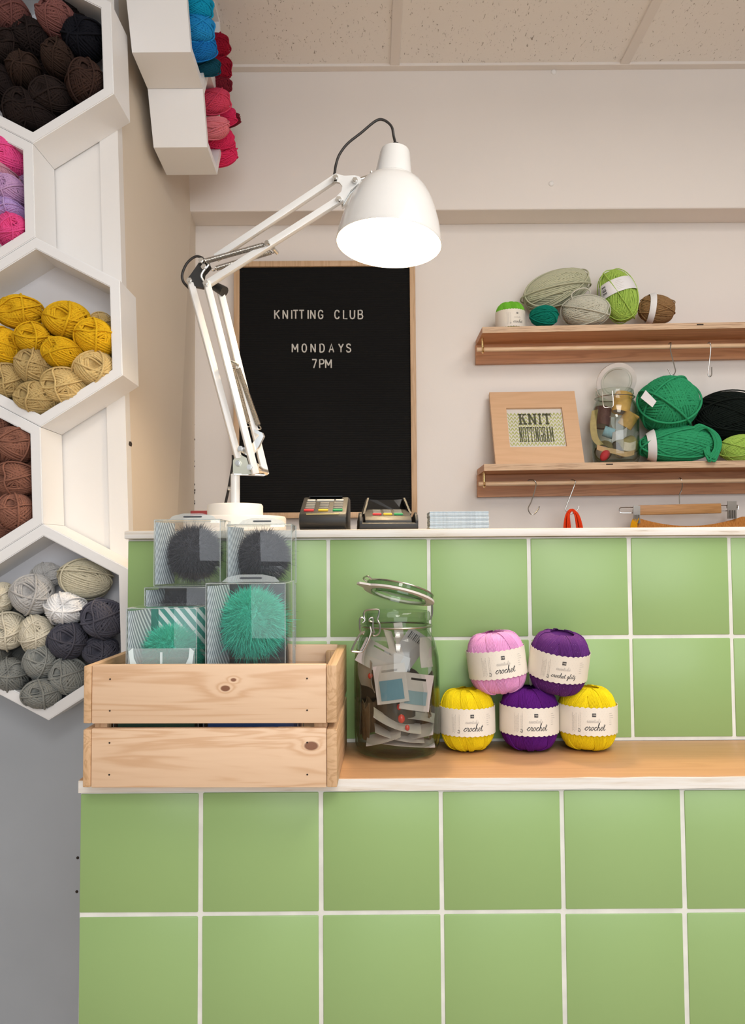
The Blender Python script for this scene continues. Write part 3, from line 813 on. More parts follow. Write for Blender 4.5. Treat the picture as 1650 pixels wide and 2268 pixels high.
cpart('bottom_board', (0.0098, ft, 0.001), (CW-0.0128, CDp-ft, 0.007), M_pine, 0.0005)
CM = Matrix.Translation(c0) @ Matrix.Rotation(crot, 4, 'Z')

# ------------------------------------------------------------------ clear boxes with fur pompoms
M_pvc = clear('clear_pvc', (0.975, 0.985, 0.985, 1), (0.72, 0.80, 0.80, 1), 0.95, 1.45, 0.02, 0.018)
M_fold = clear('pvc_fold', (0.86, 0.90, 0.91, 1), (0.6, 0.66, 0.68, 1), 0.9, 1.5, 0.1, 0.22)
def stripes(name, c1, c2, n, ang, axis=(1, 0, 1)):
    s = N(name); b = s.bsdf(c1, 0.45); v = s.coord(rot=(0, ang, 0)); sp = s.n('ShaderNodeSeparateXYZ'); s.l(v, sp.inputs[0])
    f = s.math('FRACT', s.math('MULTIPLY', sp.outputs[0], n)); m = s.math('GREATER_THAN', f, 0.55)
    s.l(s.mix(m, c1, c2), b.inputs['Base Color']); return s.m
M_strg = stripes('grey_white_stripes', (0.20, 0.24, 0.28, 1), (0.62, 0.68, 0.72, 1), 620, radians(9))
M_strt = stripes('teal_white_stripes', (0.05, 0.30, 0.26, 1), (0.76, 0.82, 0.82, 1), 95, radians(40))
M_card_s = plain('slate_card', (0.05, 0.055, 0.065, 1), 0.35)
M_card_t = plain('teal_card', (0.03, 0.26, 0.21, 1), 0.5)
M_card_b = plain('blue_card', (0.02, 0.10, 0.36, 1), 0.5)
M_card_g = plain('dark_green_card', (0.02, 0.10, 0.06, 1), 0.5)
M_tab = plain('white_print', (0.72, 0.83, 0.84, 1), 0.5)
def fur_mesh(name, seed, R, length, n, mat):
    rg = np.random.RandomState(seed); V = []; Fc = []
    for i in range(n):
        z = 1-2*(i+0.5)/n; a = i*2.399963; r = sqrt(max(0, 1-z*z))
        d = np.array([r*cos(a), r*sin(a), z])+rg.normal(0, .10, 3); d /= np.linalg.norm(d)
        side = np.cross(d, rg.normal(0, 1, 3)); side /= np.linalg.norm(side)+1e-9
        bend = rg.normal(0, .34, 3)+np.array([0.10, 0, -0.22]); L = length*rg.uniform(.6, 1.05); w0 = 0.00040
        base = len(V); p0 = d*R
        for k, (t, w_) in enumerate(((0, w0), (.5, w0*.8), (1, w0*.12))):
            p = p0+d*L*t+bend*L*t*t*.9
            V.append(tuple(p+side*w_)); V.append(tuple(p-side*w_))
        Fc += [(base, base+1, base+3, base+2), (base+2, base+3, base+5, base+4)]
    m, q = 24, 14
    base = len(V)
    for i in range(q+1):
        for k in range(m): V.append((R*1.15*sin(pi*i/q)*cos(2*pi*k/m), R*1.15*sin(pi*i/q)*sin(2*pi*k/m), R*1.15*cos(pi*i/q)))
    for i in range(q):
        for k in range(m): Fc.append((base+i*m+k, base+(i+1)*m+k, base+(i+1)*m+(k+1) % m, base+i*m+(k+1) % m))
    return npmesh(name, V, Fc, mat)
M_furt = yarn('teal_fur', (0.075, 0.58, 0.43, 1), 0.2, 0.4)
M_furg = yarn('charcoal_fur', (0.082, 0.085, 0.102, 1), 0.25, 0.25)
FUR_T = fur_mesh('pompom', 1, 0.0285, 0.0175, 9500, M_furt)
FUR_G = fur_mesh('pompom', 2, 0.0285, 0.0145, 8500, M_furg)
def pombox(name, lo, hi, label, fur, stripe, card, ring=True, group='clear boxes of fur pompoms in the crate', yaw=0.0, tabtop=True, simple=False, back=True, drop=0.0):
    lo, hi = Vector(lo), Vector(hi); c = Vector(((lo.x+hi.x)/2, (lo.y+hi.y)/2, lo.z)); w, d, h = (hi.x-lo.x)/2, (hi.y-lo.y)/2, hi.z-lo.z
    t = thing(name, c, label, 'box', group, (0, 0, yaw))
    def p(nm, bm, m, sm=False): return obj(nm, bm, m, t, sm, world=False)
    b = B(); box(b, (-w, -d, 0), (w, d, h), 0.0014); p('clear_shell', b, M_pvc, True)
    b = B()                                  # folded sheet edges
    e = 0.0011
    for x in (-w, w):
        for y in (-d, d): tube(b, [(x*.992, y*.992, 0.001), (x*.992, y*.992, h-0.001)], e*0.62, 5)
    for z in (0.0008, h-0.0008):
        for a_, b_ in (((-w, -d), (w, -d)), ((-w, d), (w, d)), ((-w, -d), (-w, d)), ((w, -d), (w, d))):
            tube(b, [(a_[0]*.992, a_[1]*.992, z), (b_[0]*.992, b_[1]*.992, z)], e*0.55, 5)
    p('fold_edges', b, M_fold, True)
    b = B(); n = 10                          # striped sheet curving in from the left
    for i in range(n):
        a0, a1 = i/n, (i+1)/n
        def q(a): return (-w*0.97 + w*0.34*a, -d*0.93 + d*1.2*a*a)
        (x0, y0), (x1, y1) = q(a0), q(a1)
        v = [b.verts.new(v_) for v_ in ((x0, y0, 0.003), (x1, y1, 0.003), (x1, y1, h-0.004), (x0, y0, h-0.004))]; b.faces.new(v)
    bmesh.ops.remove_doubles(b, verts=b.verts[:], dist=1e-6)
    if not simple: p('striped_sheet', b, stripe, True)
    else: b.free()
    b = B(); box(b, (-w*.97, d*.90, 0.002), (w*.97, d*.94, h*.97)); box(b, (-w*.97, -d*.93, 0.0016), (w*.97, d*.93, 0.0024))
    if back: p('backing_card', b, card)
    else: b.free()
    if fur is not None:
        o = bpy.data.objects.new('pompom', fur); COL.objects.link(o); o.parent = t
        k = w*(0.97 if fur is FUR_T else 1.0)/0.0475; kd = min(k, d*0.98/0.0475)
        o.location = (w*0.01, 0.0, h-w*(1.02+drop if fur is FUR_T else 0.98)); o.scale = (k, kd, k)
    if tabtop:
        b = B(); pts = [(-w*.75, h), (-w*.62, h+.006), (-w*.3, h+.0095), (w*.3, h+.0095), (w*.62, h+.006), (w*.75, h)]
        prism(b, [(x, z) for x, z in pts], 0.0006, Matrix.Translation((0, -d*0.15, 0))); p('hang_tab', b, M_fold)
        b = B(); prism(b, [(x*w*.26, h+.0048+z*.0012) for x, z in ((-1, -1), (1, -1), (1.15, 0), (1, 1), (-1, 1), (-1.15, 0))], 0.0010, Matrix.Translation((0, -d*0.15-0.0002, 0))); p('hang_slot', b, M_card_s)
    return t
ZC0 = ZL+0.0088
def pxx(px, Y): return at(px, 1400, Y).x
# lower layer, seen only through the gap between the slats
zt = ZL+0.098
for (xa, xb_), (ya, yb_), fm, lab in (((252, 440), (1.041, 1.125), M_card_g, 'pompom box with dark green card glimpsed through the slat gap'),
                                     ((450, 660), (1.041, 1.125), M_card_b, 'pompom box with bright blue card glimpsed through the slat gap')):
    t = pombox('pompom_box', (pxx(xa, 1.04), ya, ZC0), (pxx(xb_, 1.04), yb_, zt), lab, None, M_strg, fm, simple=True, tabtop=False)
    b = B(); w = (pxx(xb_, 1.04)-pxx(xa, 1.04))/2; box(b, (-w*.9, -0.0405, 0.004), (w*.9, -0.0400, zt-ZC0-0.004)); o = obj('printed_card', b, fm, t, False, world=False)
zm = at(400, 1300, 1.152).z
pombox('pompom_box', (pxx(326, 1.152), 1.140, ZC0), (pxx(461, 1.152), 1.213, zm-0.093), 'bottom pompom box hidden under the stack at the back left', None, M_strg, M_card_s, simple=True, tabtop=False)
pombox('pompom_box', (pxx(500, 1.152), 1.140, ZC0), (pxx(645, 1.152), 1.213, zm-0.093), 'bottom pompom box hidden under the stack at the back right', None, M_strg, M_card_s, simple=True, tabtop=False)
pombox('pompom_box', (pxx(319, 1.145), 1.145, zm-0.0925), (pxx(461, 1.145), 1.222, zm), 'middle pompom box with slate fur, mostly hidden behind the left teal box', FUR_G, M_strg, M_card_s, tabtop=False)
zr = at(570, 1296, 1.152).z
pombox('pompom_box', (pxx(503, 1.152), 1.150, zm-0.0925), (pxx(645, 1.152), 1.222, zr-0.0005), 'pompom box with slate fur behind the large teal pompom box', FUR_G, M_strg, M_card_s, tabtop=False)
z1 = at(400, 1150, 1.148).z
pombox('pompom_box', (pxx(340, 1.148), 1.148, zm+0.0005), (pxx(489, 1.148), 1.222, z1), 'upper left clear box with a charcoal pompom, topmost of the crate', FUR_G, M_strg, M_card_s, yaw=radians(-1), back=False)
z2 = at(570, 1160, 1.148).z
pombox('pompom_box', (pxx(501, 1.148), 1.150, zr), (pxx(646, 1.148), 1.222, z2), 'upper right clear box with a charcoal pompom, beside the lamp base', FUR_G, M_strg, M_card_s, back=False)
z3 = at(360, 1346, 1.048).z
t = pombox('pompom_box', (pxx(279, 1.046), 1.046, zt+0.0005), (pxx(436, 1.046), 1.135, z3), 'lower left clear box with teal pompom, half sunk in the crate', FUR_T, M_strg, M_card_t, tabtop=False, drop=.38)
w = (pxx(436, 1.046)-pxx(279, 1.046))/2; h = z3-zt
b = B(); box(b, (-w*.55, 0.036, h*.35), (w*.97, 0.0375, h*.96)); obj('striped_card', b, M_strt, t, False, world=False)
b = B(); box(b, (-w*.95, -.0435, h*.30), (w*.95, -.0430, h*.56))                                 # hanging tab folded down the front
for a0, a1, r0, r1 in ((pi, 2*pi, .92, .80),):
    for sgn in (-1, 1):
        pts = [(-.0436, u) for u in ()]
obj('folded_tab', b, M_fold, t, False, world=False)
b = B()
def fr(u, v): return (u*w, -.0447, h*.30+v*h)
for sgn in (-1, 1):
    ribbon(b, [(sgn*.86, .25), (sgn*.82, .12), (sgn*.70, .02), (sgn*.55, -.05), (sgn*.34, -.09)], 0.13, fr)
ribbon(b, [(0, .22), (0, -.08)], 0.07, fr)
obj('white_print', b, M_tab, t, False, world=False)
z4 = at(540, 1291, 1.034).z
pombox('pompom_box', (pxx(456, 1.034), 1.034, zt+0.0005), (pxx(634, 1.034), 1.130, z4), 'large clear box with a round teal fur pompom at the crate front', FUR_T, M_strg, M_card_s, yaw=radians(-1.0))

# ------------------------------------------------------------------ clip-top glass jars
M_glass = clear('jar_glass', (0.965, 0.98, 0.96, 1), (0.42, 0.52, 0.42, 1), 0.95, 1.42, 0.01)
M_glassg = clear('thick_green_glass', (0.90, 0.95, 0.90, 1), (0.10, 0.28, 0.12, 1), 0.95, 1.52, 0.02)
M_rubber = plain('white_rubber_seal', (0.74, 0.68, 0.65, 1), 0.5)
def jar(name, loc, label, R, H, rn, lid_m, tab_ang, k=1.0, yaw=0.0, lidmat=None):
    """R body radius, H rim height, rn neck radius; lid_m places the open lid relative to the jar"""
    t = thing(name, loc, label, 'jar', None, (0, 0, yaw))
    o_ = [(0, 0.003), (R*.55, 0.001), (R*.80, 0.0005), (R*.92, 0.005), (R*.985, 0.016), (R, 0.030), (R, H*.60), (R*.985, H*.68), (R*.93, H*.76), (R*.86, H*.82), (rn*1.02, H*.86),
          (rn*1.02, H*.875), (rn*1.07, H*.885), (rn*1.07, H*.90), (rn*1.0, H*.908), (rn*1.0, H*.93), (rn*1.045, H*.94), (rn*1.045, H*.985), (rn*1.0, H), (rn*.95, H), (rn*.92, H*.985)]
    i_ = [(rn*.92, H*.87), (R*.82, H*.815), (R*.895, H*.755), (R*.95, H*.68), (R*.965, H*.60), (R*.965, 0.032), (R*.93, 0.018), (R*.8, 0.0095), (0, 0.0085)]
    b = B(); lathe(b, o_+i_, 64); obj('glass_body', b, M_glass, t, True, world=False)
    b = B(); n = 40; zb = H*.897; tube(b, [(rn*1.085*cos(2*pi*i/n), rn*1.085*sin(2*pi*i/n), zb) for i in range(n)], 0.0013*k, 6, True); obj('wire_collar', b, M_steel, t, True, world=False)
    rl_ = rn*1.05
    lid = bpy.data.objects.new('lid', None); COL.objects.link(lid); lid.parent = t; lid.matrix_local = lid_m
    b = B(); lathe(b, [(0, .0115), (rl_*.55, .0110), (rl_*.75, .0085), (rl_*.92, .0085), (rl_, .006), (rl_, 0.0015), (rl_*.94, 0), (rl_*.84, 0), (rl_*.82, -.006), (rl_*.72, -.0065), (rl_*.70, 0.001), (0, .0045)], 56); obj('lid_glass', b, lidmat or M_glassg, lid, True, world=False)
    b = B(); n = 64; pr = []
    for i in range(n):
        a = 2*pi*i/n; dd = abs((a-tab_ang+pi) % (2*pi)-pi); ro = rl_*1.06+rl_*0.26*math.exp(-(dd/0.20)**4)
        pr.append((ro*cos(a), ro*sin(a)))
    vo = [[b.verts.new((x, y, z)) for x, y in pr] for z in (-.0006, -.0034)]
    vi = [[b.verts.new((rl_*.80*cos(2*pi*i/n), rl_*.80*sin(2*pi*i/n), z)) for i in range(n)] for z in (-.0006, -.0034)]
    for i in range(n):
        j = (i+1) % n
        b.faces.new((vo[0][i], vo[0][j], vi[0][j], vi[0][i])); b.faces.new((vo[1][i], vi[1][i], vi[1][j], vo[1][j]))
        b.faces.new((vo[0][i], vo[1][i], vo[1][j], vo[0][j])); b.faces.new((vi[0][i], vi[0][j], vi[1][j], vi[1][i]))
    obj('rubber_seal', b, M_rubber, lid, False, world=False)
    b = B(); n = 40; tube(b, [(rl_*.985*cos(2*pi*i/n), rl_*.985*sin(2*pi*i/n), 0.0068) for i in range(n)], 0.0012*k, 6, True)
    a = tab_ang-0.05; d = Vector((cos(a), sin(a), 0)); s_ = Vector((-sin(a), cos(a), 0))
    tube(b, smooth_pts([d*rl_*.98-s_*.012+Vector((0, 0, .0068)), d*rl_*1.10-s_*.0115+Vector((0, 0, .0095)), d*rl_*1.12+Vector((0, 0, .010)), d*rl_*1.10+s_*.0115+Vector((0, 0, .0095)), d*rl_*.98+s_*.012+Vector((0, 0, .0068))], 5), 0.0012*k, 6)
    obj('lid_wire', b, M_steel, lid, True, world=False)
    return t, lid
YJ = 1.180; jl = Vector((at(880, 1650, YJ).x, YJ, ZL)); JR, JH = 0.0608, 0.2005
lidc = at(884, 1315, YJ)-jl
lm = Matrix.Translation(lidc) @ Matrix.Rotation(radians(13.5), 4, 'Y') @ Matrix.Rotation(radians(-13), 4, 'X')
jar1, lid1 = jar('glass_jar', jl, 'large open clip-top glass jar of carded notions on the wooden ledge', JR, JH, 0.0465, lm, radians(197))
def jp(px, py, Y): return at(px, py, Y)
YF = YJ-0.053
b = B()                                        # clasp wires hanging at the front left
tube(b, smooth_pts([jp(809, 1374, YF), jp(806, 1362, YF), jp(809, 1353, YF-.001), jp(824, 1350, YF-.003), jp(839, 1351, YF-.003), jp(838, 1364, YF-.003), jp(836, 1372, YF-.004), jp(841, 1384, YF-.006), jp(841, 1398, YF-.006), jp(836, 1406, YF-.006), jp(828, 1408, YF-.006), jp(825, 1402, YF-.006), jp(829, 1398, YF-.006)], 5), 0.0013, 7)
obj('bail_wire', b, M_steel, jar1, True)
b = B()
tube(b, smooth_pts([jp(806, 1405, YF-.004), jp(798, 1398, YF-.004), jp(797, 1372, YF-.004), jp(803, 1368, YF-.004), jp(808, 1374, YF-.004), jp(803, 1379, YF-.004)], 4), 0.0012, 7)
tube(b, smooth_pts([jp(828, 1378, YF-.007), jp(818, 1375, YF-.007), jp(820, 1369, YF-.007), jp(826, 1370, YF-.007), jp(826, 1390, YF-.008), jp(830, 1402, YF-.008)], 4), 0.0012, 7)
obj('latch_wire', b, M_steel, jar1, True)
b = B()
tube(b, smooth_pts([jp(808, 1399, YF-.008), jp(798, 1404, YF-.009), jp(786, 1424, YF-.012), jp(780, 1438, YF-.013), jp(781, 1443, YF-.013), jp(799, 1444, YF-.013), jp(806, 1438, YF-.013), jp(816, 1418, YF-.012), jp(822, 1400, YF-.010), jp(820, 1388, YF-.008)], 5), 0.0014, 7)
obj('clasp_lever', b, M_steel, jar1, True)
b = B()
tube(b, smooth_pts([jp(953, 1326, YJ+.01), jp(957, 1342, YJ+.008), jp(957, 1360, YJ+.006), jp(953, 1372, YJ+.004)], 5), 0.0014, 7); obj('hinge_wire', b, M_steel, jar1, True)

# carded notions in the jar
M_cardw = plain('white_card', (0.41, 0.355, 0.34, 1), 0.55)
M_cardg = plain('grey_card', (0.36, 0.34, 0.36, 1), 0.5)
M_blue = plain('blue_print', (0.075, 0.17, 0.23, 1), 0.5)
M_bluel = plain('pale_blue_print', (0.15, 0.22, 0.25, 1), 0.5)
M_ink = plain('black_ink', (0.02, 0.02, 0.025, 1), 0.6)
M_red = plain('red_bead', (0.50, 0.03, 0.02, 1), 0.25)
M_khaki = plain('dark_packet', (0.055, 0.04, 0.03, 1), 0.3)
def card(ctr_, w, h, ux, uz, label, mat=None, window=None, slot=True, bend=0.0, bars=False, group='carded notions in the large jar'):
    """bent card with a hang slot; ux its width direction, uz its height direction"""
    ux = Vector(ux).normalized(); uz = Vector(uz); uz = (uz-ux*uz.dot(ux)).normalized(); nn = ux.cross(uz)
    m = Matrix((ux, nn, uz)).transposed().to_4x4(); m.translation = ctr_
    o0 = bpy.data.objects.new('notion_card', bpy.data.meshes.new('notion_card')); COL.objects.link(o0); o0.matrix_world = m
    nx, nz = 12, 16; b = B()
    def P(u, v, off=0.0): return (u*w, -bend*w*(1-4*u*u)*0.5-bend*h*.3*(4*v*v)+off, v*h)
    grid = {}
    for i in range(nx+1):
        for j in range(nz+1): grid[i, j] = b.verts.new(P(i/nx-.5, j/nz-.5))
    for i in range(nx):
        for j in range(nz):
            if slot and 3 <= i < 9 and j == nz-3: continue
            b.faces.new((grid[i, j], grid[i+1, j], grid[i+1, j+1], grid[i, j+1]))
    ex = bmesh.ops.extrude_face_region(b, geom=b.faces[:]); bmesh.ops.translate(b, verts=[q for q in ex['geom'] if isinstance(q, bmesh.types.BMVert)], vec=(0, 0.0007, 0))
    bmesh.ops.recalc_face_normals(b, faces=b.faces[:]); b.to_mesh(o0.data); b.free(); o0.data.materials.append(mat or M_cardw)
    tag(o0, label, 'card', group)
    def patch(nm, u0, u1, v0, v1, mt, off=0.0012):
        b = B(); n = 6
        for i in range(n):
            a0, a1 = u0+(u1-u0)*i/n, u0+(u1-u0)*(i+1)/n
            b.faces.new([b.verts.new(P(a, v, off)) for a, v in ((a0, v0), (a1, v0), (a1, v1), (a0, v1))])
        bmesh.ops.remove_doubles(b, verts=b.verts[:], dist=1e-6); obj(nm, b, mt, o0, False, world=False)
    if window: patch('printed_panel', -.36, .36, window[0], window[1], window[2])
    if bars:
        b = B()
        for i in range(9):
            u = -.36+i*.075; f = [b.verts.new(P(a, v, .0012)) for a, v in ((u, .22), (u+.02+.02*(i % 3 == 0), .22), (u+.02+.02*(i % 3 == 0), .42), (u, .42))]; b.faces.new(f)
        obj('barcode', b, M_ink, o0, False, world=False)
    return o0
def jv(px, py, dy): return at(px, py, YJ+dy)
card(jv(922, 1532, -.046), .042, .050, (1, 0.18, -.16), (.10, .0, 1), 'white card with a pale blue panel facing out on the right of the jar', window=(-.34, .02, M_bluel), bend=-.10)
card(jv(866, 1514, -.051), .044, .052, (.96, -.02, .12), (.34, 0, 1), 'white card with a deeper blue panel facing out at the jar\'s middle', window=(-.42, .10, M_blue), bend=-.08)
card(jv(840, 1458, -.034), .058, .036, (.86, -.12, -.45), (.45, .0, 1), 'white card with a slot leaning across the upper left of the jar', slot=True, bend=-.08)
card(jv(868, 1432, -.006), .022, .050, (.5, .8, -.2), (-.42, .1, 1), 'narrow white card standing on edge at the jar neck', slot=False, bend=.05)
card(jv(886, 1424, .004), .018, .058, (.6, .6, 0), (-.30, -.1, 1), 'narrow white card standing beside the other at the jar neck', slot=False, bend=.04)
card(jv(908, 1436, .006), .036, .054, (.82, .2, -.55), (.55, -.1, .8), 'grey card with a barcode at the upper right inside the jar', M_cardg, bars=True, slot=False)
card(jv(942, 1444, -.022), .022, .042, (.7, .55, 0), (.05, .1, 1), 'small cream card against the upper right wall of the jar', bend=-.15, slot=False)
card(jv(808, 1496, -.028), .030, .046, (.5, -.6, -.2), (-.35, .0, 1), 'curled white card against the left wall of the jar', bend=.30, slot=False)
card(jv(880, 1594, -.034), .070, .030, (1, .1, -.38), (.1, 1, .25), 'long white card lying aslant low in the jar', bend=.16)
card(jv(884, 1622, -.030), .070, .030, (1, .1, -.24), (.1, 1, .2), 'white card lying beneath the aslant one', bend=.12)
card(jv(900, 1640, -.024), .078, .036, (1, 0, -.08), (.0, 1, .12), 'lowest white card lying nearly flat at the jar bottom', bend=.05)
card(jv(918, 1588, -.010), .056, .034, (1, -.1, -.10), (.1, 1, .2), 'white card lying to the right low in the jar', bend=-.10)
def packet(r, a0, a1, z0, z1, mat, label, seed):
    rr_ = random.Random(seed); b = B(); n = 26; V = []
    for j in range(5):
        V.append([b.verts.new((r*cos(a0+(a1-a0)*i/n)*(1+.03*sin(i*1.3+j)), r*sin(a0+(a1-a0)*i/n)*(1+.03*sin(i*1.7+j*2)), z0+(z1-z0)*j/4+(.006*sin(i*.7+seed) if j == 4 else 0))) for i in range(n+1)])
    for j in range(4):
        for i in range(n): b.faces.new((V[j][i], V[j][i+1], V[j+1][i+1], V[j+1][i]))
    ex = bmesh.ops.extrude_face_region(b, geom=b.faces[:])
    for g in ex['geom']:
        if isinstance(g, bmesh.types.BMVert): g.co.x *= .975; g.co.y *= .975
    o = obj('packet', b, mat, None, True, False); o.location = jl; tag(o, label, 'packet', 'carded notions in the large jar')
M_kraft = plain('brown_packet', (0.14, 0.085, 0.05, 1), 0.45, var=.3, nscale=60)
packet(.0535, radians(5), radians(178), .024, .108, M_khaki, 'dark packet curving round the back of the jar', 1)
packet(.0490, radians(120), radians(215), .022, .070, M_kraft, 'brown packet at the lower left of the jar', 2)
packet(.0480, radians(-20), radians(60), .022, .060, M_kraft, 'brown packet at the lower right of the jar', 3)
packet(.0300, radians(150), radians(330), .020, .075, M_khaki, 'dark packet rolled up in the middle of the jar', 4)
card(jv(850, 1630, -.036), .050, .026, (1, -.2, .30), (.1, 1, .4), 'small white card wedged at the lower left of the jar', bend=.08, slot=False)
card(jv(930, 1618, -.026), .040, .026, (1, -.3, .25), (-.1, 1, .5), 'small white card wedged at the lower right of the jar', bend=.06, slot=False)
card(jv(872, 1478, -.020), .040, .040, (.9, .2, -.35), (.3, .3, 1), 'grey card behind the slotted one at the upper left of the jar', M_cardg, slot=False)
rj = random.Random(4)
for i, (px, py, dy, lab) in enumerate(((884, 1566, -.04, 'red bead just under the blue panelled cards in the jar'), (889, 1592, -.046, 'largest red bead, low in the middle of the jar'),
        (902, 1612, -.042, 'red bead near the bottom of the jar'), (820, 1497, -.036, 'red bead at the left wall of the jar'))):
    p = jv(px, py, dy); b = B(); bmesh.ops.create_icosphere(b, subdivisions=2, radius=0.0034 if i != 1 else 0.0050, matrix=Matrix.Diagonal((1, .8, 1.25, 1)))
    o = obj('red_bead', b, M_red, None, True, world=False); o.location = p; tag(o, lab, 'bead', 'red beads in the large jar')

# ------------------------------------------------------------------ crochet cotton balls with paper bands
M_band = plain('cream_paper_band', (0.79, 0.735, 0.645, 1), 0.6, var=0.02)
M_faint = plain('faint_grey_print', (0.55, 0.51, 0.46, 1), 0.6)
M_grtxt = plain('grey_print', (0.42, 0.39, 0.36, 1), 0.6)
CR, CHh = 0.0412, 0.0865
def crochet_profile(t):                        # t 0..1 from bottom hole rim to top hole rim; returns r, z
    a = -pi/2+pi*t; c_, s_ = cos(a), sin(a)
    r = CR*(abs(c_)**0.44); z = CHh/2*(1 if s_ > 0 else -1)*abs(s_)**0.86
    rm = CR*0.34
    r = max(r, rm*0.9)
    return r, z+CHh/2
def crochet_mesh(seed):
    rg = np.random.RandomState(seed); paths = []
    ts_ = np.linspace(0.045, 0.955, 20)
    prof = np.array([crochet_profile(t) for t in ts_])
    def strand(a0, twist, off, t0=0, t1=20):
        a = a0+twist*(ts_-.5); r = prof[:, 0]+off
        P = np.stack([r*np.cos(a), r*np.sin(a), prof[:, 1]-CHh/2+off*np.sign(prof[:, 1]-CHh/2)*(np.abs(prof[:, 1]-CHh/2) > CHh*.42)], -1)[t0:t1]
        return P
    n = 140
    for i in range(n): paths.append(strand(2*pi*i/n+rg.uniform(-.01, .01), .95+rg.uniform(-.03, .03), -.0006+rg.uniform(-.0003, .0002)))
    for bnd in range(9):
        a0 = 2*pi*bnd/9+rg.uniform(-.15, .15); tw = rg.choice([-.75, -.5, 1.35, 1.5])
        for k in range(rg.randint(5, 11)): paths.append(strand(a0+k*.043, tw, .0004+rg.uniform(-.0001, .0002)))
    V, Fc = strand_mesh(paths, 0.00072, 5, False)
    V = V+np.array([0, 0, CHh/2])
    m = 40; pr = [(0, CHh*.12)]+[(r*0.985, z) for r, z in [crochet_profile(t) for t in np.linspace(.06, .94, 18)]]
    pr = [(0.0105, CHh*.25)]+pr[1:]+[(0.0105, CHh*.80), (0, CHh*.78)]; pr = [(0, CHh*.25)]+pr
    base = len(V); U = []; G = []
    for r, z in pr:
        for k in range(m): U.append((r*cos(2*pi*k/m), r*sin(2*pi*k/m), z))
    for i in range(len(pr)-1):
        for k in range(m): G.append((base+i*m+k, base+(i+1)*m+k, base+(i+1)*m+(k+1) % m, base+i*m+(k+1) % m))
    return np.concatenate([V, np.array(U)]), np.concatenate([Fc, np.array(G)])
CMESH = [npmesh('cotton', *crochet_mesh(60+i), None) for i in range(3)]
for me in CMESH: me.materials.append(yarn('cream', (1, 1, 1, 1)))
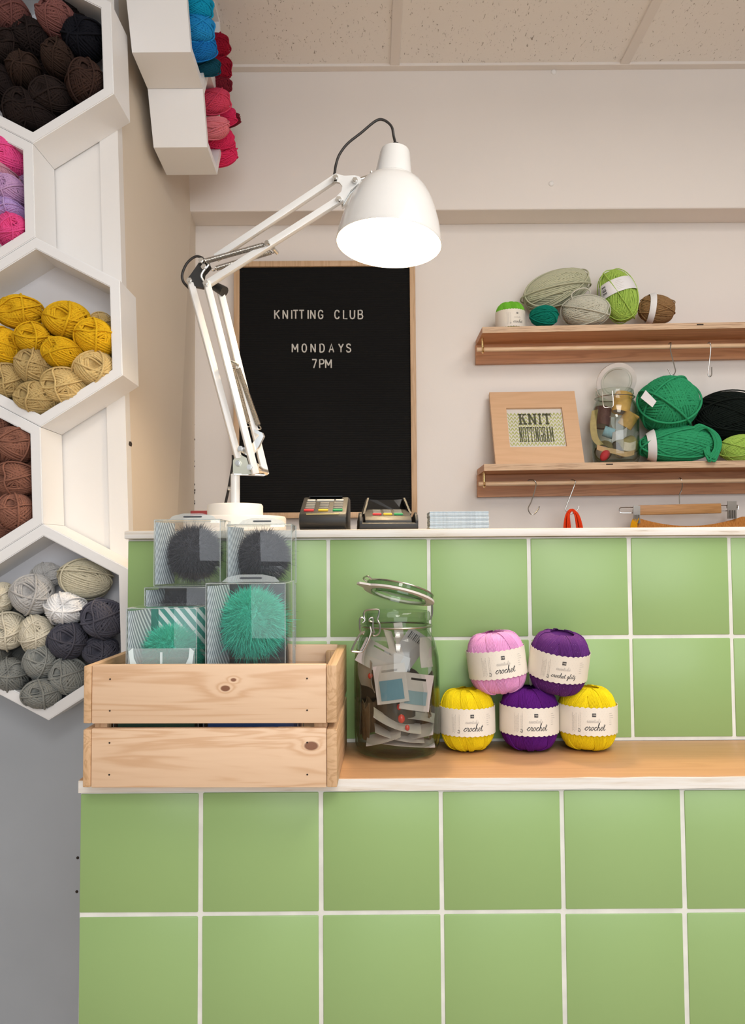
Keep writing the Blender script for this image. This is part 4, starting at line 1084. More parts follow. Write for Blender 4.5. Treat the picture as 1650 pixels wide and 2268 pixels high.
def crochet_ball(base, tilt, yaw, mat, label, word, group, k=1.0, mi=0, detail=True, z0=.30, z1=.725, lean=0.0, wk=1.0):
    t = thing('crochet_cotton_ball', base, label, 'yarn ball', group, None)
    R_ = Matrix.Rotation(tilt, 4, 'Y') @ Matrix.Rotation(lean, 4, 'X') @ Matrix.Rotation(yaw, 4, 'Z')
    t.matrix_world = Matrix.Translation(base) @ R_ @ Matrix.Diagonal((k*wk, k*wk, k, 1))
    o = bpy.data.objects.new('cotton', CMESH[mi]); COL.objects.link(o); o.parent = t; set_mat(o, mat); o.rotation_euler = (0, 0, mi*1.3+yaw*3)
    Rb = CR+0.0013; n = 210; b = B(); lo = []; hi = []
    za, zb = CHh*z0, CHh*z1
    for i in range(n):
        a = 2*pi*i/n; sc_ = abs(sin(a*17))*0.0016
        lo.append((a, za-sc_)); hi.append((a, zb+sc_))
    rows = [[b.verts.new((Rb*cos(a), Rb*sin(a), za+(zb-za)*q if 0 < q < 1 else (lo[i][1] if q == 0 else hi[i][1]))) for i, a in enumerate(x[0] for x in lo)] for q in (0, .5, 1)]
    for q in range(2):
        for i in range(n): b.faces.new((rows[q][i], rows[q][(i+1) % n], rows[q+1][(i+1) % n], rows[q+1][i]))
    ex = bmesh.ops.extrude_face_region(b, geom=b.faces[:])
    for q in ex['geom']:
        if isinstance(q, bmesh.types.BMVert): q.co.x *= 1-0.0004/Rb; q.co.y *= 1-0.0004/Rb
    band = obj('paper_band', b, M_band, t, True, world=False)
    mid = (za+zb)/2; hb_ = (zb-za)
    def wrap(off):
        def fn(u, v):                        # u metres along the band from the front, v metres from its middle
            a = -pi/2+u/Rb; return ((Rb+off)*cos(a), (Rb+off)*sin(a), mid+v)
        return fn
    F1 = wrap(0.00028)
    def wr(nm, mat_, strokes, w, fn=F1):
        b = B()
        for s_ in strokes: ribbon(b, s_, w, fn)
        o = obj(nm, b, mat_, band, False, world=False); return o
    def scale(st, k_, x0, y0): return [[(x0+u*k_, y0+v*k_) for u, v in smooth2(s_)] for s_ in st]
    def smooth2(s_): return [(p.x, p.y) for p in smooth_pts([(u, v, 0) for u, v in s_], 5)]
    st, adv = script_strokes(word); fs = 0.0050 if word == 'crochet' else 0.0034
    x0 = 0.0005-adv*fs/2+0.001
    wr('crochet_lettering', M_ink, scale(st, fs, x0, -hb_*.315), 0.00072 if word == 'crochet' else 0.00055)
    if detail:
        b = B()                              # square emblem
        for u0, u1, v0, v1, bm_ in ((-.0027, .0027, hb_*.26-.0025, hb_*.26+.0025, b),):
            m_ = 8
            for i in range(m_):
                ua, ub = u0+(u1-u0)*i/m_, u0+(u1-u0)*(i+1)/m_
                b.faces.new([b.verts.new(F1(u, v)) for u, v in ((ua, v0), (ub, v0), (ub, v1), (ua, v1))])
        bmesh.ops.remove_doubles(b, verts=b.verts[:], dist=1e-7); obj('emblem', b, M_ink, band, False, world=False)
        F2 = wrap(0.0005); y = hb_*.26
        wr('emblem_mark', M_band, [[(-.0018, y-.0009), (-.0018, y+.0011), (-.0009, y+.0009)], [(-.0005, y-.0009), (-.0005, y+.0011)], [(.0008, y+.0011), (.0002, y+.0004), (.0002, y-.0005), (.0008, y-.0009)], [(.0012, y-.0009), (.0012, y+.0010), (.0019, y+.0010), (.0019, y-.0009), (.0012, y-.0009)]], .00035, F2)
        st, adv = script_strokes('essentials', 0.0); fs = 0.0026
        wr('essentials_lettering', M_faint, scale(st, fs, -adv*fs/2, hb_*-.02), 0.00075)
        rs = random.Random(7); lines = []
        for c in range(7):                   # small print running up the band at left and right
            u = -.0305+c*.0019; L0, L1 = -hb_*.42+rs.uniform(0, .004), hb_*.36-rs.uniform(0, .006)
            v = L0
            while v < L1:
                q = rs.uniform(.0008, .0024)
                if c != 4: lines.append([(u, v), (u, min(v+q, L1))])
                v += q+.0006
        wr('small_print', M_grtxt, lines, 0.00045); lines = []
        for c in range(6):
            v = hb_*.30-c*.0030; lines.append([(.0235, v), (.0235+rs.uniform(.003, .008), v)])
        wr('small_print', M_grtxt, lines, 0.00045)
        dots = []
        for i in range(34):
            for j in range(5):
                u, v = -.019+i*.0027/2.0*1.6, -hb_*.40+(j+(i % 2)*.5)*hb_*.2
                if u < .022: dots.append([(u, v), (u+.0004, v)])
        wr('dot_pattern', M_faint, dots, 0.0004)
        a = [(-.0205+.0017*cos(q), -hb_*.33+.0021*sin(q)) for q in np.linspace(-.6*pi, .75*pi, 10)]
        wr('recycling_mark', M_ink, [a, [(-.0222, -hb_*.33-.0018), (-.0205, -hb_*.33-.0004)]], 0.0007)
    return t
Yy = 1.1975
def cb(px, Y=Yy): return Vector((at(px, 1600, Y).x, Y, ZL+0.0018))
YEL, PUR, PNK, GLZ = yarn('lemon_yellow', (0.87, 0.66, 0.012, 1), .05, .08), yarn('purple', (0.115, 0.012, 0.20, 1), .06, .1), yarn('orchid_pink', (0.80, 0.37, 0.66, 1), .05, .1), None
def glitz():
    s = N('yarn_glitter_purple'); b = s.bsdf((0.10, 0.012, 0.16, 1), 0.8); v = s.coord(); f = s.noise(v, 900, 2)
    m = s.ramp(f, [(0.70, (0, 0, 0, 1)), (0.74, (1, 1, 1, 1))])
    s.l(s.mix(m, (0.10, 0.012, 0.16, 1), (0.62, 0.35, 0.75, 1)), b.inputs['Base Color']); s.l(s.math('MULTIPLY_ADD', m, -.5, .85), b.inputs['Roughness']); return s.m
GLZ = glitz()
GC = 'crochet cotton balls stacked on the ledge'
crochet_ball(cb(1035), radians(-.5), radians(4), YEL, 'left yellow crochet cotton ball, next to the big glass jar', 'crochet', GC, 0.98, 0, wk=.97)
crochet_ball(cb(1171), radians(.5), radians(3), PUR, 'purple crochet cotton ball between the two yellow ones', 'crochet', GC, 1.0, 1)
crochet_ball(cb(1300), radians(.8), radians(-2), YEL, 'right yellow crochet cotton ball, rightmost on the ledge', 'crochet', GC, 1.0, 2)
pb = at(1109, 1532, Yy); crochet_ball(pb, radians(-7), radians(5), PNK, 'orchid pink crochet cotton ball on top, tilting left', 'crochet', GC, 1.0, 1)
gb = at(1229, 1530, Yy-.004); crochet_ball(gb, radians(6), radians(-3), GLZ, 'glittery purple crochet cotton ball on top, marked crochet glitz', 'crochet glitz', GC, 1.0, 2, lean=radians(10))

# ------------------------------------------------------------------ black letter board on the back wall
M_felt = N('black_felt')
def felt():
    s = M_felt; b = s.bsdf((0.011, 0.011, 0.011, 1), 0.95); b.inputs['Specular IOR Level'].default_value = 0.1
    c = s.coord(scale=(1, 1, 160)); sp = s.n('ShaderNodeSeparateXYZ'); s.l(c, sp.inputs[0])
    s.bump(s.math('SINE', s.math('MULTIPLY', sp.outputs[2], 6.283)), b, 0.5, 0.002); return s.m
M_felt = felt()
M_oak = wood('light_oak_frame', (0.62, 0.42, 0.26, 1), (0.50, 0.32, 0.18, 1), 2, 0.8, 0.5)
M_ltr = plain('white_plastic_letter', (0.62, 0.60, 0.56, 1), 0.45)
YLB = 2.166
tl, tr_, bl, br = at(517, 577, YLB), at(922, 577, YLB), at(517, 1147, YLB), at(922, 1147, YLB)
xl, xr, zt_, zb_ = (tl.x+bl.x)/2, (tr_.x+br.x)/2, (tl.z+tr_.z)/2, (bl.z+br.z)/2
lb = thing('letter_board', ((xl+xr)/2, YLB, zb_), 'black felt letter board in a thin oak frame announcing the knitting club', 'letter board')
fw = 0.0150
b = B(); box(b, (xl+fw*.8, YLB+0.008, zb_+fw*.8), (xr-fw*.8, YLB+0.022, zt_-fw*.8)); obj('felt_panel', b, M_felt, lb, False)
for lo, hi in (((xl, YLB, zb_), (xl+fw, YW-0.003, zt_)), ((xr-fw, YLB, zb_), (xr, YW-0.003, zt_)), ((xl+fw, YLB+.0004, zb_), (xr-fw, YW-0.003, zb_+fw)), ((xl+fw, YLB+.0004, zt_-fw), (xr-fw, YW-0.003, zt_))):
    b = B(); box(b, lo, hi, 0.0012); obj('frame_rail', b, M_oak, lb)
def board_text(items, y_top, y_bot):
    for ch, x0 in items:
        b = B(); h = y_bot-y_top
        for st in STROKES[ch]:
            pts = [at(x0+u*h*0.92, y_bot-v*h, YLB+0.0065) for u, v in st]
            tube(b, pts, 0.0019, 6)
        obj('letter', b, M_ltr, lb, True)
K_ = .3697
def ux(u): return 390+K_*u
board_text([(c, ux(u)) for c, u in zip('KNITTINGCLUB', (591, 641, 688, 702, 738, 786, 806, 853, 951, 1003, 1043, 1091))], 687.5, 706)
board_text([(c, ux(u)) for c, u in zip('MONDAYS', (696, 755, 808, 862, 917, 974, 1021))], 762, 780)
board_text([(c, ux(u)) for c, u in zip('7PM', (815, 860, 896))], 796.5, 815)

# ------------------------------------------------------------------ architect's desk lamp on the counter
YL = 1.42
M_lwhite = plain('white_lacquer', (0.80, 0.80, 0.79, 1), 0.22, var=0.01)
M_lwhite.node_tree.nodes['Principled BSDF'].inputs['Coat Weight'].default_value = 0.4
M_base = plain('white_base_lacquer', (0.80, 0.765, 0.71, 1), 0.35, var=0.01)
M_rub = plain('black_cable', (0.020, 0.016, 0.014, 1), 0.5)
lx = at(521, 1150, YL).x
lamp = thing('desk_lamp', (lx, YL, ZT), 'white spring-balanced architect lamp, lit, on a round two-tier base', 'lamp')
b = B(); z1_, z2_ = at(521, 1145, YL).z, at(521, 1117, YL).z
lathe(b, [(0, ZT+.0003), (.086, ZT+.0003), (.0878, ZT+.002), (.0878, z1_-.003), (.086, z1_), (.048, z1_+.0004), (.0478, z2_-.003), (.0455, z2_), (0, z2_)], 72, Matrix.Translation((lx, YL, 0)))
obj('base', b, M_base, lamp)
b = B(); zp = at(521, 1050, YL).z; cyl(b, (lx, YL, z2_-.002), (lx, YL, zp), 0.0080, 24); obj('post', b, M_lwhite, lamp)
def L(px, py, dy=0.0): return at(px, py, YL+dy)
for nm, p, q, dy0, dy1 in (('lower_arm_bar', (423, 628), (528, 1016), -.004, -.004), ('lower_arm_bar', (457, 624), (566, 1050), -.022, -.022), ('lower_arm_bar', (487, 640), (588, 1052), .018, .018)):
    b = B(); bar(b, L(*p, dy0), L(*q, dy1), 0.0112, 0.0112, (0.38, -0.92, 0), 0.0008); obj(nm, b, M_lwhite, lamp)
for p, q, dy in (((478, 572), (744, 395), .004), ((462, 628), (757, 440), -.016)):
    b = B(); bar(b, L(*p, dy), L(*q, dy), 0.0118, 0.0112, (0.2, -0.95, 0.25), 0.0008); obj('upper_arm_bar', b, M_lwhite, lamp)
def bolt(px, py, dy, r=0.0052):
    p = L(px, py, dy); b = B(); cyl(b, p+Vector((0, -.0035, 0)), p+Vector((0, .004, 0)), r, 6); cyl(b, p+Vector((0, -.0055, 0)), p+Vector((0, -.0035, 0)), r*.62, 12); obj('bolt', b, M_chrome, lamp, False)
# elbow
b = B(); plate(b, [L(*p, -.008) for p in ((414, 618), (422, 608), (440, 582), (448, 571), (460, 574), (466, 590), (452, 606), (450, 622), (462, 634), (448, 637), (424, 632))], (0, 1, 0), 0.012); obj('elbow_bracket', b, M_black, lamp, False)
b = B(); tube(b, smooth_pts([L(452, 576, -.014), L(462, 586, -.016), L(451, 600, -.016), L(446, 612, -.016), L(452, 624, -.015)], 5), .0022, 8); obj('elbow_plate', b, M_chrome, lamp)
b = B(); cyl(b, L(476, 634, .020), L(497, 646, .010), 0.008, 12, 0.0095); obj('elbow_knob', b, M_black, lamp)
for p in ((420, 622, -.010), (446, 578, -.016), (456, 628, -.030), (452, 592, -.016)): bolt(*p)
# springs of the upper arm and of the lower arm
def spring(p, q, dyp, dyq, r, turns, nm='spring'):
    a, c = L(*p, dyp), L(*q, dyq); ax = (c-a); Ln = ax.length; ax.normalize(); u = ax.orthogonal().normalized(); v = ax.cross(u)
    b = B(); n = turns*9; pts = [a+ax*(Ln*(.06+.88*i/n))+(u*cos(2*pi*i/9)+v*sin(2*pi*i/9))*r for i in range(n+1)]
    tube(b, pts, Ln*.88/turns*.46, 5)
    for e, o_ in ((a, 1), (c, -1)):
        tube(b, smooth_pts([e+u*.003, e+v*.003, e-u*.003, e-v*.003+ax*o_*.004, e+ax*o_*Ln*.06+v*r*.4, e+ax*o_*Ln*.075+v*r], 4), .0011, 6)
    o = obj(nm, b, M_steel, lamp); return o
spring((446, 581), (594, 540), -.018, -.020, .0042, 52); spring((470, 597), (608, 556), .022, .020, .0040, 50)
b = B(); cyl(b, L(590, 537, -.028), L(602, 548, -.008), .0042, 14); cyl(b, L(605, 550, .014), L(614, 560, .026), .0036, 14); obj('spring_pin', b, M_chrome, lamp)
spring((511, 806), (551, 944), -.010, -.008, .0043, 52); spring((524, 806), (575, 950), .012, .012, .0040, 54)
b = B(); cyl(b, L(504, 798, -.014), L(525, 808, .014), .0034, 12); obj('spring_pin', b, M_chrome, lamp)
b = B(); plate(b, [L(*p, -.004) for p in ((562, 950), (580, 958), (584, 966), (572, 990), (556, 1010), (548, 1004), (556, 985), (574, 964), (564, 958))], (0.3, 1, 0), 0.006); obj('spring_hook', b, M_chrome, lamp, False)
# lower bracket
M_olive = plain('brushed_bracket', (0.45, 0.44, 0.36, 1), 0.3, 1.0)
b = B(); plate(b, [L(*p, -.008) for p in ((516, 1020), (527, 1004), (546, 1014), (556, 1046), (556, 1050), (521, 1052), (516, 1046))], (0, 1, 0), 0.002); obj('base_bracket', b, M_olive, lamp, False)
b = B(); bar(b, L(517, 1051, -.004), L(586, 1053, .012), 0.0016, 0.016, (0, 1, 0)); cyl(b, L(521, 1052), L(521, 1046), .0045, 14); obj('bracket_foot', b, M_chrome, lamp, False)
b = B(); cyl(b, L(560, 1038, -.018), L(589, 1046, .016), .0058, 16); cyl(b, L(566, 1034, -.012), L(576, 1042, .004), .0072, 16); obj('pivot_pin', b, M_chrome, lamp)
for p in ((527, 1026, -.010), (533, 994, -.012), (553, 1035, -.030)): bolt(*p)
b = B(); plate(b, [L(*p, .010) for p in ((528, 998), (540, 990), (560, 1000), (552, 1012))], (0, 1, 0), .003); obj('tension_plate', b, M_chrome, lamp, False)
# head bracket and shade
b = B(); plate(b, [L(*p, -.010) for p in ((736, 388), (743, 384), (762, 389), (786, 388), (798, 392), (800, 402), (790, 410), (776, 422), (760, 448), (750, 450), (744, 444), (746, 434), (756, 424), (758, 412), (752, 404), (740, 402))], (0, 1, 0), 0.006); obj('head_bracket', b, M_lwhite, lamp, False)
b = B(); plate(b, [L(*p, -.003) for p in ((798, 392), (803, 396), (800, 408), (786, 420), (766, 452), (758, 458), (756, 452), (778, 418), (794, 404))], (0, 1, 0), 0.012); obj('head_strap', b, M_chrome, lamp, False)
b = B(); cyl(b, L(798, 398), L(828, 388), .0040, 14); cyl(b, L(822, 380), L(824, 398), .0022, 8); obj('head_stem', b, M_chrome, lamp)
for p in ((743, 394, -.014), (786, 400, -.014), (750, 442, -.022)): bolt(*p)
s_top, s_rim = L(874, 331), L(860, 540)
TILT = radians(6.0)
axis = Vector(((s_rim-s_top).x, -sin(TILT)*1.0*abs((s_rim-s_top).z), (s_rim-s_top).z)).normalized()     # from neck to mouth, leaning to the room
pk = YL/F
def pr(v): return v*pk
neck = L(871, 397)
Lr = (L(860, 540)-neck).length/0.955
prof = [(0.0, -.000), (pr(26), 0.0), (pr(32), .003), (pr(34), .008), (pr(43), pr(71)), (pr(43.5), pr(73))]
dome = [(0, 43.5), (.035, 56), (.10, 68), (.20, 80), (.34, 91.5), (.5, 101), (.66, 108.5), (.82, 114), (.94, 117), (1.0, 118.5)]
h0 = pr(73)
shp = prof+[(pr(r), h0+t*Lr) for t, r in dome]
inner = [(r-.0016, z) for r, z in shp[::-1][:-1]]; inner = [(r, z+(0.0 if i == 0 else .0012)) for i, (r, z) in enumerate(inner)]
top = neck-axis*h0
mt = axis.to_track_quat('Z', 'Y').to_matrix().to_4x4(); mt.translation = top
b = B(); lathe(b, shp+[(shp[-1][0]-.0002, shp[-1][1]+.0010), (shp[-1][0]-.0014, shp[-1][1]+.0010)]+inner[1:]+[(0, .002)], 72, mt); obj('lamp_shade', b, M_lwhite, lamp)
def bulb_mat():
    s = N('lit_bulb'); e = s.n('ShaderNodeEmission'); e.inputs[0].default_value = (1.0, 0.74, 0.44, 1); e.inputs[1].default_value = BULB; s.l(e.outputs[0], s.out.inputs[0]); return s.m
BULB = 300.0
b = B(); lathe(b, [(0, h0*.35), (.012, h0*.4), (.013, h0*1.0), (.016, h0*1.15), (.026, h0*1.6), (.029, h0*1.95), (.026, h0*2.25), (.016, h0*2.5), (0, h0*2.58)], 32, mt); obj('bulb', b, bulb_mat(), lamp)
b = B(); lathe(b, [(0, -.012), (.0055, -.012), (.0075, -.001), (.0075, .001), (0, .001)], 18, mt); obj('cable_grip', b, M_rub, lamp)
b = B(); tube(b, smooth_pts([top-axis*.010, L(872, 302), L(867, 280), L(850, 266), L(832, 268), L(800, 294), L(770, 318), L(752, 342), L(744, 365), L(740, 388, .006), L(734, 398, .012)], 8), .0024, 8); obj('cable', b, M_rub, lamp)
b = B(); tube(b, smooth_pts([L(450, 572, .006), L(434, 568, .004), L(415, 582, .004), L(404, 606, .004), L(406, 624, .006), L(420, 640, .012), L(424, 650, .014)], 7), .0024, 8); obj('cable', b, M_rub, lamp)
b = B(); tube(b, smooth_pts([L(516, 1008, .014), L(516, 1026, .016), L(512, 1050, .016), L(506, 1084, .016), L(500, 1112, .018), L(498, 1119, .020)], 6), .0024, 8); obj('cable', b, M_rub, lamp)
b = B(); cyl(b, L(505, 1082, .002), L(514, 1082, .002), .0035, 10); obj('post_screw', b, M_chrome, lamp)

# ------------------------------------------------------------------ card terminals, leaflets, red folder on the counter
M_tbody = plain('terminal_black', (0.013, 0.0135, 0.013, 1), 0.5, var=0.08)
M_screen = plain('terminal_screen', (0.006, 0.006, 0.006, 1), 0.12)
M_key = plain('grey_key', (0.16, 0.16, 0.15, 1), 0.5)
M_keyl = plain('light_key', (0.48, 0.48, 0.45, 1), 0.5)
M_kr, M_ky, M_kg = plain('red_key', (0.60, 0.03, 0.035, 1), 0.4), plain('yellow_key', (0.78, 0.50, 0.03, 1), 0.4), plain('green_key', (0.02, 0.30, 0.10, 1), 0.4)
M_gold = plain('card_slot_trim', (0.55, 0.42, 0.16, 1), 0.35, 0.6)
def terminal(px0, px1, label, docked):
    Y = 1.30; x0, x1 = at(px0, 1172, Y).x, at(px1, 1172, Y).x; w = x1-x0
    t = thing('card_terminal', ((x0+x1)/2, Y, ZT), label, 'card terminal', 'card terminals on the counter', (0, 0, radians(3 if docked else -2)))
    def p(nm, b, m, sm=False, par=None):
        o = obj(nm, b, m, par or t, sm, world=False); return o
    hw = w/2
    def side(poly, wid, nm, mat, bev=0.0015, xo=0):
        b = B(); prism(b, poly, wid, Matrix.Translation((xo-wid/2, 0, 0)) @ Matrix(((0, 1, 0, 0), (1, 0, 0, 0), (0, 0, 1, 0), (0, 0, 0, 1))), bev); return p(nm, b, mat, True)
    if not docked:
        S0, S1 = Vector((0, -.024, .0265)), Vector((0, .034, .0535))
        side([(-.020, .0005), (-.028, .010), (-.0285, .019), (-.024, .0265), (.040, .0560), (.075, .0560), (.080, .045), (.078, .0005)], w*.96, 'body', M_tbody, .003)
        side([(-.0215, .0002), (-.025, .0042), (.078, .0042), (.078, .0002)], w*.90, 'foot_plate', M_black, .001)
        kw = .78
    else:
        S0, S1 = Vector((0, -.018, .0215)), Vector((0, .016, .0330))
        side([(-.022, .0005), (-.029, .006), (-.028, .0150), (-.018, .0215), (.018, .0340), (.050, .0345), (.075, .030), (.075, .0005)], w*.80, 'body', M_tbody, .002)
        side([(-.034, .0003), (-.034, .010), (-.028, .0115), (.085, .0115), (.085, .0003)], w*1.0, 'cradle', M_tbody, .002)
        for s_ in (-1, 1):
            side([(-.032, .0005), (-.034, .014), (-.026, .024), (-.012, .028), (.006, .022), (.030, .020), (.07, .018), (.07, .0005)], w*.05, 'cradle_cheek', M_tbody, .0012, s_*w*.475)
            b = B(); pts = [Vector((s_*hw*.78, .000, .026)), Vector((s_*hw*.60, .022, .0530)), Vector((s_*hw*.62, .062, .0530)), Vector((s_*hw*.84, .062, .022))]
            plate(b, pts, (s_, 0, 0.1), .003); p('privacy_wing', b, M_tbody)
        b = B(); pts = [Vector((-hw*.80, .040, .022)), Vector((hw*.80, .040, .022)), Vector((hw*.64, .052, .0530)), Vector((hw*.3, .050, .0515)), Vector((-hw*.3, .050, .0515)), Vector((-hw*.64, .052, .0530))]
        plate(b, pts, (0, 1, 0), .003); p('screen_hood', b, M_screen)
        kw = .66
    sl = (S1-S0); nrm = Vector((0, -sl.z, sl.y)).normalized(); u = sl.normalized()
    def key(nm, cx, t_, kx, kl, mat, up=.0014):
        b = B(); c = S0+sl*t_+Vector((cx, 0, 0)); m = Matrix((Vector((1, 0, 0)), u, nrm)).transposed().to_4x4(); m.translation = c
        box(b, (-kx/2, -kl/2, -.001), (kx/2, kl/2, up), .0005, m, 1); return p(nm, b, mat, True)
    cols = (-.30, 0.0, .30)
    if not docked:
        for c, m in zip(cols, (M_kr, M_ky, M_kg)): key('colour_key', c*w*.98, .17, w*.20, .0056, m, .0022)
        for r in range(4):
            for c in cols: key('key', c*w*.96, .32+r*.115, w*.19, .0050, M_key)
        for c, kx in ((-.30, .17), (0, .37), (.30, .17)): key('function_key', c*w*.98, .85, w*kx, .0060, M_keyl)
        b = B(); box(b, (-hw*.70, .030, .0562), (hw*.70, .068, .0570)); p('screen', b, M_screen)
    else:
        for c, m in zip(cols, (M_kr, M_ky, M_kg)): key('colour_key', c*w*.62, .22, w*.15, .0056, m, .0022)
        for r in range(3):
            for c in cols: key('key', c*w*.60, .48+r*.20, w*.14, .0046, M_key)
    b = B(); bar(b, S0+Vector((-hw*kw*.85, -.0006, -.0012)), S0+Vector((hw*kw*.85, -.0006, -.0012)), .0012, .0016, (0, 1, 0)); p('card_slot_trim', b, M_gold)
    return t
terminal(664, 772, 'left black card terminal with a tall open keypad', False)
terminal(794, 922, 'right black card terminal standing in a wider cradle', True)
M_leaf = plain('pale_blue_leaflet', (0.52, 0.61, 0.68, 1), 0.6, var=0.12, nscale=300)
M_leaf2 = plain('greyer_blue_leaflet', (0.42, 0.51, 0.58, 1), 0.6, var=0.12, nscale=300)
b = B(); wl_ = at(1077, 1160, 1.30).x-at(949, 1160, 1.30).x; th_ = .00213; box(b, (-wl_/2, -.032, 0), (wl_/2, .032, th_*.90), .0003)
leaf0 = obj('leaflet', b, M_leaf, None, False, False); rg_ = random.Random(2); nlf = 13; pos = ['lowest']+['']*11+['top']
for i in range(nlf):
    o = leaf0 if i == 0 else leaf0.copy()
    if i: COL.objects.link(o)
    set_mat(o, M_leaf if i % 3 else M_leaf2)
    o.location = (at(1013, 1160, 1.30).x+rg_.uniform(-.0006, .0006), 1.302+rg_.uniform(-.0005, .0005), ZT+.0002+i*th_)
    tag(o, 'pale blue leaflet stacked in the neat pile on the counter', 'leaflet', 'pile of leaflets on the counter')
b = B(); pr_ = at(447, 1140, 1.60); box(b, (pr_.x-.018, 1.58, ZT+.0002), (pr_.x+.030, 1.66, at(447, 1131, 1.58).z), .001)
tag(obj('red_folder', b, plain('dark_red_card', (0.22, 0.02, 0.02, 1), 0.5), None, False, True, (pr_.x, 1.62, ZT)), 'dark red folder lying behind the lamp base', 'folder')

# ------------------------------------------------------------------ two wooden wall shelves with hanging rails
M_shelf = wood('shelf_wood', (0.60, 0.285, 0.13, 1), (0.44, 0.19, 0.08, 1), 0, 0.7, 0.5)
M_rail = wood('rail_dowel', (0.76, 0.53, 0.34, 1), (0.66, 0.43, 0.25, 1), 0, 0.8, 0.5)
M_brass = plain('brass', (0.75, 0.52, 0.24, 1), 0.25, 1.0)
YS = 2.06; XR = 1.62
def shelf(pl_, pr_, thick, zback_px, rail_l, rail_r, hook_px, label):
    a, c = at(*pl_, YS), at(*pr_, YS); slope = (c.z-a.z)/(c.x-a.x); x0 = a.x
    def Z(x, dz=0): return a.z+slope*(x-x0)+dz
    t = thing('wall_shelf', (x0, YS, a.z), label, 'shelf', 'plywood wall shelves with hanging rails')
    def slab(nm, y0, y1, d0, d1, mat, xa=x0, bev=0):
        b = B(); v = [b.verts.new(p) for p in ((xa, y0, Z(xa, d0)), (XR, y0, Z(XR, d0)), (XR, y0, Z(XR, d1)), (xa, y0, Z(xa, d1)), (xa, y1, Z(xa, d0)), (XR, y1, Z(XR, d0)), (XR, y1, Z(XR, d1)), (xa, y1, Z(xa, d1)))]
        for q in ((0, 1, 2, 3), (7, 6, 5, 4), (0, 4, 5, 1), (1, 5, 6, 2), (2, 6, 7, 3), (3, 7, 4, 0)): b.faces.new([v[i] for i in q])
        return obj(nm, b, mat, t, False)
    slab('board', YS+0.0012, YW-0.001, -thick, 0, M_shelf)
    o = slab('board_edge', YS, YS+0.0013, -thick-.0002, 0.0002, M_ply); o['label'] = 'pale plywood front edge'
    zb = at(1056, zback_px, YW-0.018).z-Z(at(1056, zback_px, YW-.018).x)
    slab('back_board', YW-0.019, YW-0.001, zb, -thick, M_shelf, x0-0.002)
    ra, rc = at(*rail_l, YS+0.05), at(*rail_r, YS+0.05); d = (rc-ra).normalized()
    b = B(); cyl(b, ra, ra+d*(XR-ra.x), 0.0058, 16); obj('rail', b, M_rail, t)
    h = at(*hook_px, YS+0.05); b = B(); zt2 = Z(h.x, -thick)
    tube(b, [(h.x, h.y, zt2), (h.x, h.y, ra.z+.008), (h.x, h.y, ra.z-.002)], .0034, 10)
    tube(b, smooth_pts([(h.x, h.y-.008, ra.z+.004), (h.x, h.y-.0085, ra.z-.004), (h.x, h.y, ra.z-.0085), (h.x, h.y+.0085, ra.z-.004), (h.x, h.y+.008, ra.z+.006)], 5), .0024, 8); obj('rail_hook', b, M_brass, t)
    b = B(); xq = at(1550 if zback_px < 900 else 1343, 700, YS).x; box(b, (xq-.0085, YS-.0006, Z(xq, -.0062)), (xq+.0085, YS+.0002, Z(xq, -.0030))); obj('edge_gap', b, M_dark, t, False)
    return Z, ra, d
Z1, r1, d1_ = shelf((1068, 724.5), (1650, 713), 0.0150, 806, (1056, 774.5), (1650, 765), (1069, 765), 'upper plywood wall shelf carrying green and grey yarn')
Z2, r2, d2_ = shelf((1072, 1028), (1650, 1020), 0.0165, 1101, (1060, 1072), (1650, 1064), (1072, 1058), 'lower plywood wall shelf carrying a framed print, jar and green yarn')

# framed print leaning on the lower shelf
bl_, br_ = at(1098, 1026, 2.082), at(1295, 1023, 2.082); tl_ = at(1083, 868, 2.168)
zb0 = Z2((bl_.x+br_.x)/2, .0006)
W_ = (br_-bl_).length; upd = Vector((0, tl_.y-bl_.y, tl_.z-zb0)); H_ = upd.length; lean = atan2(upd.y, upd.z)
fr_ = thing('picture_frame', ((bl_.x+br_.x)/2, 2.082, zb0), 'pale wood picture frame reading KNIT NOTTINGHAM, leaning on the lower shelf', 'picture frame', None, (-lean, radians(-.4), 0))
M_frame = wood('pale_frame_wood', (0.68, 0.43, 0.25, 1), (0.60, 0.36, 0.20, 1), 0, 0.7, 0.5, amount=.5)
M_paper = plain('print_paper', (0.80, 0.76, 0.72, 1), 0.6, var=.02)
M_zig = plain('yellow_green_print', (0.50, 0.54, 0.13, 1), 0.6, var=.1)
M_knit = plain('dark_olive_print', (0.075, 0.085, 0.035, 1), 0.6)
def fp(nm, b, m, par=None, sm=False): return obj(nm, b, m, par or fr_, sm, world=False)
bw = .040; tk = .014; hwid = W_/2
def mitred(p4, q4):
    b = B(); a = [b.verts.new((x, 0, z)) for x, z in (p4+q4[::-1])]; a2 = [b.verts.new((x, tk, z)) for x, z in (p4+q4[::-1])]
    b.faces.new(a); b.faces.new(a2[::-1])
    for i in range(4): b.faces.new((a[i], a2[i], a2[(i+1) % 4], a[(i+1) % 4]))
    return b
ox0, ox1, oz0, oz1 = -hwid, hwid, 0, H_; ix0, ix1, iz0, iz1 = -hwid+bw*1.02, hwid-bw*.98, H_*.232, H_*.772
fp('frame_rail', mitred([(ox0, oz0), (ox1, oz0)], [(ix0, iz0), (ix1, iz0)]), M_frame); fp('frame_rail', mitred([(ox0, oz1), (ox1, oz1)], [(ix0, iz1), (ix1, iz1)]), M_frame)
